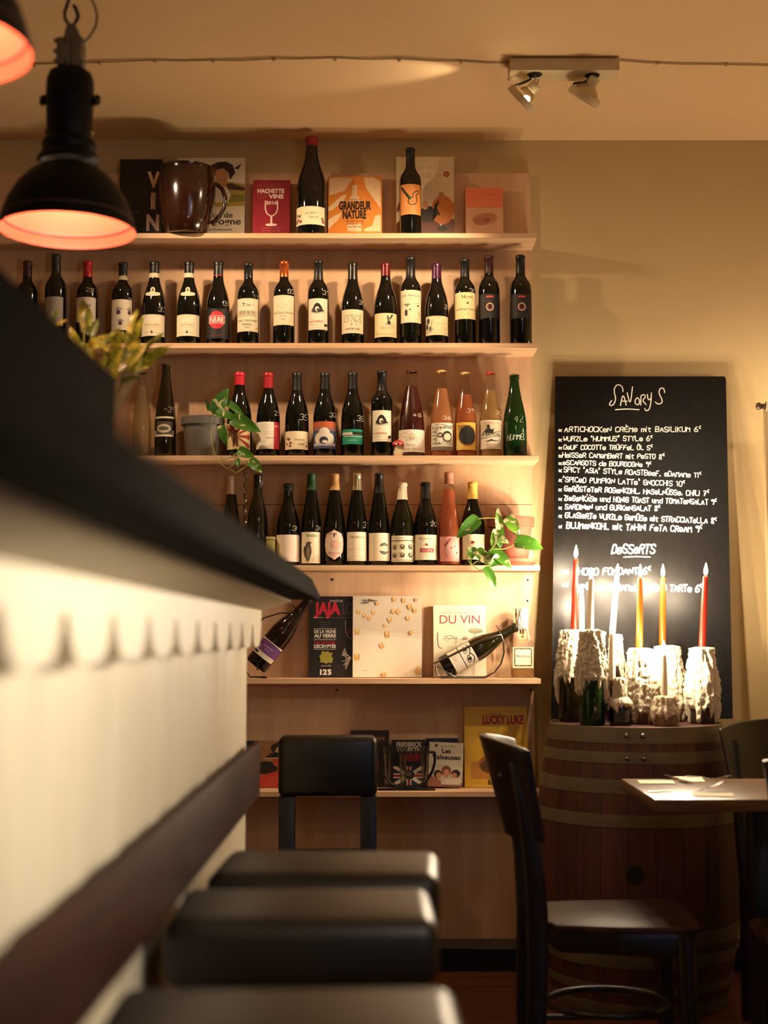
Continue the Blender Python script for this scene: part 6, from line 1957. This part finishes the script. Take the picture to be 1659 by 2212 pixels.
ch = thing('padded_chair', 'black leather padded chair seen from behind in front of the lowest shelf', 'chair', (py(708, 1650, 4.6).x, 4.62, 0), (0, 0, R(1)))
w2 = (py(815, 1650, 4.55).x - py(599, 1650, 4.55).x) / 2
zt_, zb2 = py(708, 1590, 4.6).z, py(708, 1724, 4.55).z
bm = bmesh.new(); box(bm, (-w2, -.05, zb2), (w2, .06, zt_), 0, .022, seg=4)
obj('backrest', bm, flat('0a0a0b', .34, 0, .5, .1, .2, 80), ch, 50)
BLK2 = flat('0b0908', .4)
for sx in (-1, 1):
    bm = bmesh.new(); cx_ = sx * (w2 - .028); box(bm, (cx_ - .026, -.028, 0), (cx_ + .026, .028, zb2 - .0005), 0, .003); obj('leg', bm, BLK2, ch, 30)
    bm = bmesh.new(); box(bm, (cx_ - .024, .31, 0), (cx_ + .024, .36, .40), 0, .003); obj('leg', bm, BLK2, ch, 30)
bm = bmesh.new(); box(bm, (-w2, .03, .40), (w2, .38, .485), 0, .02, seg=3); obj('seat', bm, flat('0a0a0b', .34, 0, .5, .1, .2, 80), ch, 50)

# ================================================================== pendant lamps
LAMPB = flat('0a0807', .5, 0, .12, 0, .2, 40)
LAMPIN = flat('a8402e', .5)
BULB = glow('pendant_bulb', (1.0, .74, .46), 520)
def pendant(label, x, y, zr, rad=.173, cable=True):
    t = thing('pendant_lamp', label, 'pendant lamp', (x, y, zr), (0, 0, 0), 'industrial pendant lamps above the bar')
    t.scale = (1, 1, 1.09)
    k = rad / .173
    out = [(.173, 0), (.1735, .012), (.168, .022), (.164, .040), (.152, .070), (.130, .105), (.104, .132), (.084, .146), (.072, .152)]
    bm = bmesh.new(); lathe(bm, [(r_ * k, z_ * k) for r_, z_ in out], 64); obj('shade', bm, LAMPB, t, 60)
    inn = [(.1726, .0003), (.1715, .012), (.166, .022), (.1655, .0245), (.1615, .040), (.149, .069), (.127, .1035), (.102, .130), (.06, .145), (0, .147)]
    bm = bmesh.new(); lathe(bm, [(r_ * k, z_ * k) for r_, z_ in inn], 64); obj('shade_lining', bm, LAMPIN, t, 60)
    bm = bmesh.new(); tube(bm, [(.1645 * k * cos(a_ * pi / 32), .1645 * k * sin(a_ * pi / 32), .0235 * k + .004) for a_ in range(64)], .003, 6, closed=True); obj('inner_ring', bm, flat('3a120c', .6), t, 60)
    bm = bmesh.new(); lathe(bm, [(.070, .150), (.075, .156), (.066, .172), (.058, .176), (.062, .182), (.064, .194), (.058, .202), (.048, .205)], 48); obj('collar', bm, LAMPB, t, 50)
    bm = bmesh.new(); lathe(bm, [(.046, .200), (.050, .214), (.054, .235), (.055, .262), (.056, .288), (.0575, .300), (.0565, .304), (.056, .335), (.050, .352), (.036, .360), (.016, .362), (0, .362)], 48); so = obj('socket_housing', bm, LAMPB, t, 50)
    for s_ in (-1, 1):
        for dz in (0, .009, .018):
            bm = bmesh.new(); tube(bm, [(.056 * s_ + .013 * s_ * (1 + cos(a_)) / 2 * 1.1, .009 * sin(a_) + .0, .288 + dz * .5 + .008 * sin(a_)) for a_ in [q * pi / 6 for q in range(12)]], .0035, 6, closed=True)
            obj('wire_coil', bm, flat('3a3024', .25, .9), so, 60)
        bm = bmesh.new(); b_ = bmesh.new(); bmesh.ops.create_uvsphere(b_, u_segments=14, v_segments=8, radius=.009); merge(bm, b_, Matrix.Translation((.050 * s_, 0, .222))); obj('screw_cap', bm, flat('6a5a34', .25, .9), so, 60)
    bm = bmesh.new()
    box(bm, (-.030, -.024, .366), (.004, .024, .428), 0, .003); box(bm, (.0045, -.026, .363), (.031, .026, .425), 0, .003)
    for q in ((-.031, .372), (-.031, .418), (-.004, .378), (.033, .370), (.030, .42), (-.006, .42), (.0, .366), (-.032, .395)):
        b_ = bmesh.new(); bmesh.ops.create_uvsphere(b_, u_segments=10, v_segments=6, radius=.0055); merge(bm, b_, Matrix.Translation((q[0], -.024, q[1])))
    extrude_poly(bm, [(-.016, .428), (.026, .426), (.016, .452), (.008, .462), (-.006, .462), (-.012, .45)], -.012, .012, 'y')
    lathe(bm, [(.010, .360), (.010, .367)], 16)
    obj('terminal_block', bm, plaster('old_porcelain', '6a583e', '44372a', 26, .2, .6), t, 40)
    bm = bmesh.new(); tube(bm, [(.012, 0, .472), (.016, 0, .484), (.010, 0, .500), (.004, 0, .508), (.004, 0, .508)][:4] + [], .0048, 8)
    tube(bm, [(.012, 0, .474), (.006, 0, .463), (-.006, 0, .463), (-.015, 0, .476), (-.017, 0, .492), (-.010, 0, .512), (-.004, 0, .535), (-.002, 0, (CEIL - zr) / 1.09 - .001)], .0045, 8); obj('hook_rod', bm, DARKMETAL, t, 60)
    bm = bmesh.new(); tube(bm, [(.030, -.01, .418), (.046, -.01, .432), (.060, -.01, .455), (.064, -.01, .478), (.058, -.01, .502), (.045, -.006, .525), (.028, -.003, .560), (.016, 0, .62), (.010, 0, (CEIL - zr) / 1.09 - .001)], .0028, 8); obj('cable', bm, flat('100c0a', .5), t, 60)
    bm = bmesh.new(); lathe(bm, [(0, .064), (.012, .066), (.022, .077), (.024, .088), (.021, .1), (.013, .112), (.012, .140), (0, .141)], 20); obj('bulb', bm, BULB, t, 60)
    return t
PL1 = py(146, 482, 3.3)
pendant('black dome pendant lamp with glowing red lining, the whole lamp in view', PL1.x, 3.3, py(146, 499, 3.3).z, .173 * (304 / 2) / (.173 * FPX / 3.3 / .979))
pendant('second pendant lamp nearer the camera, only its glowing rim in the top corner', -.752, 2.25, py(146, 499, 3.3).z + .004, .173)

# ================================================================== ceiling fittings
tf = pz(1102, 122, CEIL); tg = pz(1338, 122, CEIL)
trk = thing('ceiling_spotlight', 'white twin ceiling spotlight box with two tilted lamp heads', 'spotlight', ((tf.x + tg.x) / 2, tf.y, CEIL - .0005))
hw_ = (tg.x - tf.x) / 2
WHITEM = flat('cdb890', .5)
bm = bmesh.new(); box(bm, (-hw_, 0, -.046), (hw_, .095, -.004), 0, .0015); obj('housing', bm, WHITEM, trk, 30)
bm = bmesh.new(); box(bm, (-hw_ + .012, .008, -.004), (hw_ - .012, .087, 0), 0); obj('shadow_gap', bm, flat('1a140e', .8), trk, 0)  # dark colour painted in for the shadowed gap above the housing
for u, v in ((1155, 161), (1279, 163)):
    p = pz(u, v, CEIL - .0465)
    bm = bmesh.new(); lathe(bm, [(0, -.0012), (.024, -.0012), (.025, .0005), (0, .0005)], 28); obj('socket_hole', bm, flat('080706', .8), trk, 30, (p.x - trk.location.x, p.y - trk.location.y, -.0466))
def spot_head(hole, cen, axis, lit):
    c0 = Vector(py(cen[0], cen[1], 4.585)) - trk.location
    h0 = Vector(pz(*hole, CEIL - .0465)) - trk.location
    M = Matrix.Translation(c0) @ Vector(axis).to_track_quat('Z', 'Y').to_matrix().to_4x4()
    hd = bpy.data.objects.new('lamp_head', None)
    hd.empty_display_size = .03
    COL.objects.link(hd); hd.parent = trk; hd.matrix_local = M
    bm = bmesh.new(); lathe(bm, [(.0555, -.012), (.057, -.010), (.057, .012), (.0545, .013), (.0540, -.010), (.0555, -.012)], 48); obj('ring', bm, WHITEM, hd, 40)
    bm = bmesh.new(); lathe(bm, [(.030, -.020), (.026, -.030), (.018, -.040)] if lit else [(.0535, .004), (.050, -.004), (.040, -.022), (.028, -.034), (.018, -.040)], 40); obj('reflector', bm, flat('c8b48c', .3, .4), hd, 60)
    bm = bmesh.new(); lathe(bm, [(.014, -.036), (.0185, -.042), (.0185, -.066), (.016, -.070), (0, -.070)], 20); obj('lamp_base', bm, flat('d8c8a4', .5), hd, 40)
    if lit:
        w_ = M.to_3x3().inverted() @ Vector((.35, -.75, -.35))
        w_.z = 0
        w_ = w_.normalized() * .026
        b_ = bmesh.new(); bmesh.ops.create_uvsphere(b_, u_segments=14, v_segments=10, radius=.0125)
        bm = bmesh.new(); merge(bm, b_, Matrix.Translation((w_.x, w_.y, -.010)))
        obj('bulb', bm, glow('spot_bulb', (1, .75, .45), 60), hd, 60)
    e = Vector(axis).normalized()
    a0 = c0 - e * .012 + Vector((-.05, 0, .035)).normalized() * .052
    bm = bmesh.new(); tube(bm, [h0 + Vector((-.012, 0, 0)), h0 + Vector((-.014, 0, -.016)), h0 + Vector((-.028, 0, -.024)), a0 + Vector((.006, 0, .004)), a0], .0042, 8); obj('arm', bm, flat('15110e', .5), trk, 60)
    bm = bmesh.new(); tube(bm, [h0 + Vector((.002, 0, 0)), h0 + Vector((.0, 0, -.02)), c0 - e * .074 + Vector((.002, 0, .012)), c0 - e * .069], .0028, 8); obj('lead', bm, flat('c8b088', .5), trk, 60)
spot_head((1155, 161), (1127, 214), (-.62, .28, -.55), True)
spot_head((1279, 163), (1262, 208), (-.40, .28, -.66), False)

bm = bmesh.new()
cp = [(-40, 141), (0, 141), (75, 139), (160, 136), (215, 135), (330, 130), (400, 132), (460, 130), (520, 131), (590, 127), (650, 127), (724, 125), (790, 128), (862, 127), (930, 131), (995, 132), (1050, 136), (1100, 136)]
def cpt(u, v):
    p = pz(u, v, CEIL - .004); return p
tube(bm, [cpt(*q) for q in cp], .0022, 6)
tube(bm, [cpt(u, v - 3 + 2 * sin(u * .02)) for u, v in cp], .0016, 6)
cw = obj('ceiling_cable', bm, flat('b09468', .6), None, 60)
tag(cw, 'thin cable clipped along the ceiling from the left to the spotlight box', 'cable')
bm = bmesh.new()
cq = [(1338, 129), (1400, 134), (1470, 137), (1565, 138), (1620, 139), (1700, 141)]
tube(bm, [cpt(*q) for q in cq], .0022, 6); tube(bm, [cpt(u, v + 2) for u, v in cq], .0016, 6)
cw2 = obj('ceiling_cable', bm, flat('b09468', .6), None, 60)
tag(cw2, 'thin cable running along the ceiling right of the spotlight box', 'cable')
for par, pts in ((cw, ((75, 140), (215, 136), (335, 131), (460, 131), (592, 128), (724, 127), (862, 129), (996, 133))), (cw2, ((1420, 136), (1568, 139)))):
    for q in pts:
        p = cpt(*q)
        bm = bmesh.new(); box(bm, (-.006, -.007, -.006), (.006, .006, .0035), 0, .002); obj('cable_clip', bm, flat('b09468', .6), par, 30, p)

# ================================================================== curtain at the right edge
cu = thing('curtain', 'pale curtain hanging from a rod at the right edge of the picture', 'curtain', (py(1648, 885, 4.95).x, 4.95, .02))
bm = bmesh.new()
zt_ = py(1650, 880, 4.95).z - .02
rows_ = []
for i in range(61):
    f = i / 60
    x = .50 * f
    col_ = []
    for k in range(15):
        h = k / 14
        x_ = x * (1 - .12 * h) + .012 * (1 - h) * 0
        col_.append(bm.verts.new((x_ - .02 * (1 - h) * 0, .022 * sin(f * 46) * (1 - .3 * h) + .008 * sin(f * 17 + h * 3), zt_ * h)))
    rows_.append(col_)
for a_, c_ in zip(rows_, rows_[1:]):
    for k in range(14): bm.faces.new((a_[k], c_[k], c_[k + 1], a_[k + 1]))
bmesh.ops.solidify(bm, geom=bm.faces[:], thickness=.002)
obj('cloth', bm, waxy('curtain_cloth', 'e8d8b6', .3, .8), cu, 60)
bm = bmesh.new(); tube(bm, [(-.012, 0, zt_ + .004), (.6, 0, zt_ + .004)], .009, 12); obj('rod', bm, flat('4a3826', .4), cu, 50)
bm = bmesh.new(); lathe(bm, [(0, -.012), (.010, -.008), (.014, 0), (.010, .008), (0, .012)], 16, M=Matrix.Translation((-.014, 0, zt_ + .004)) @ Matrix.Rotation(pi / 2, 4, 'Y')); obj('finial', bm, flat('4a3826', .4), cu, 50)
for k in range(9):
    bm = bmesh.new(); tube(bm, [(.012 + k * .055, .013 * cos(a_), zt_ + .004 + .015 * sin(a_)) for a_ in [q * pi / 8 for q in range(16)]], .0026, 6, closed=True); obj('curtain_ring', bm, flat('d8c8a4', .4), cu, 50)
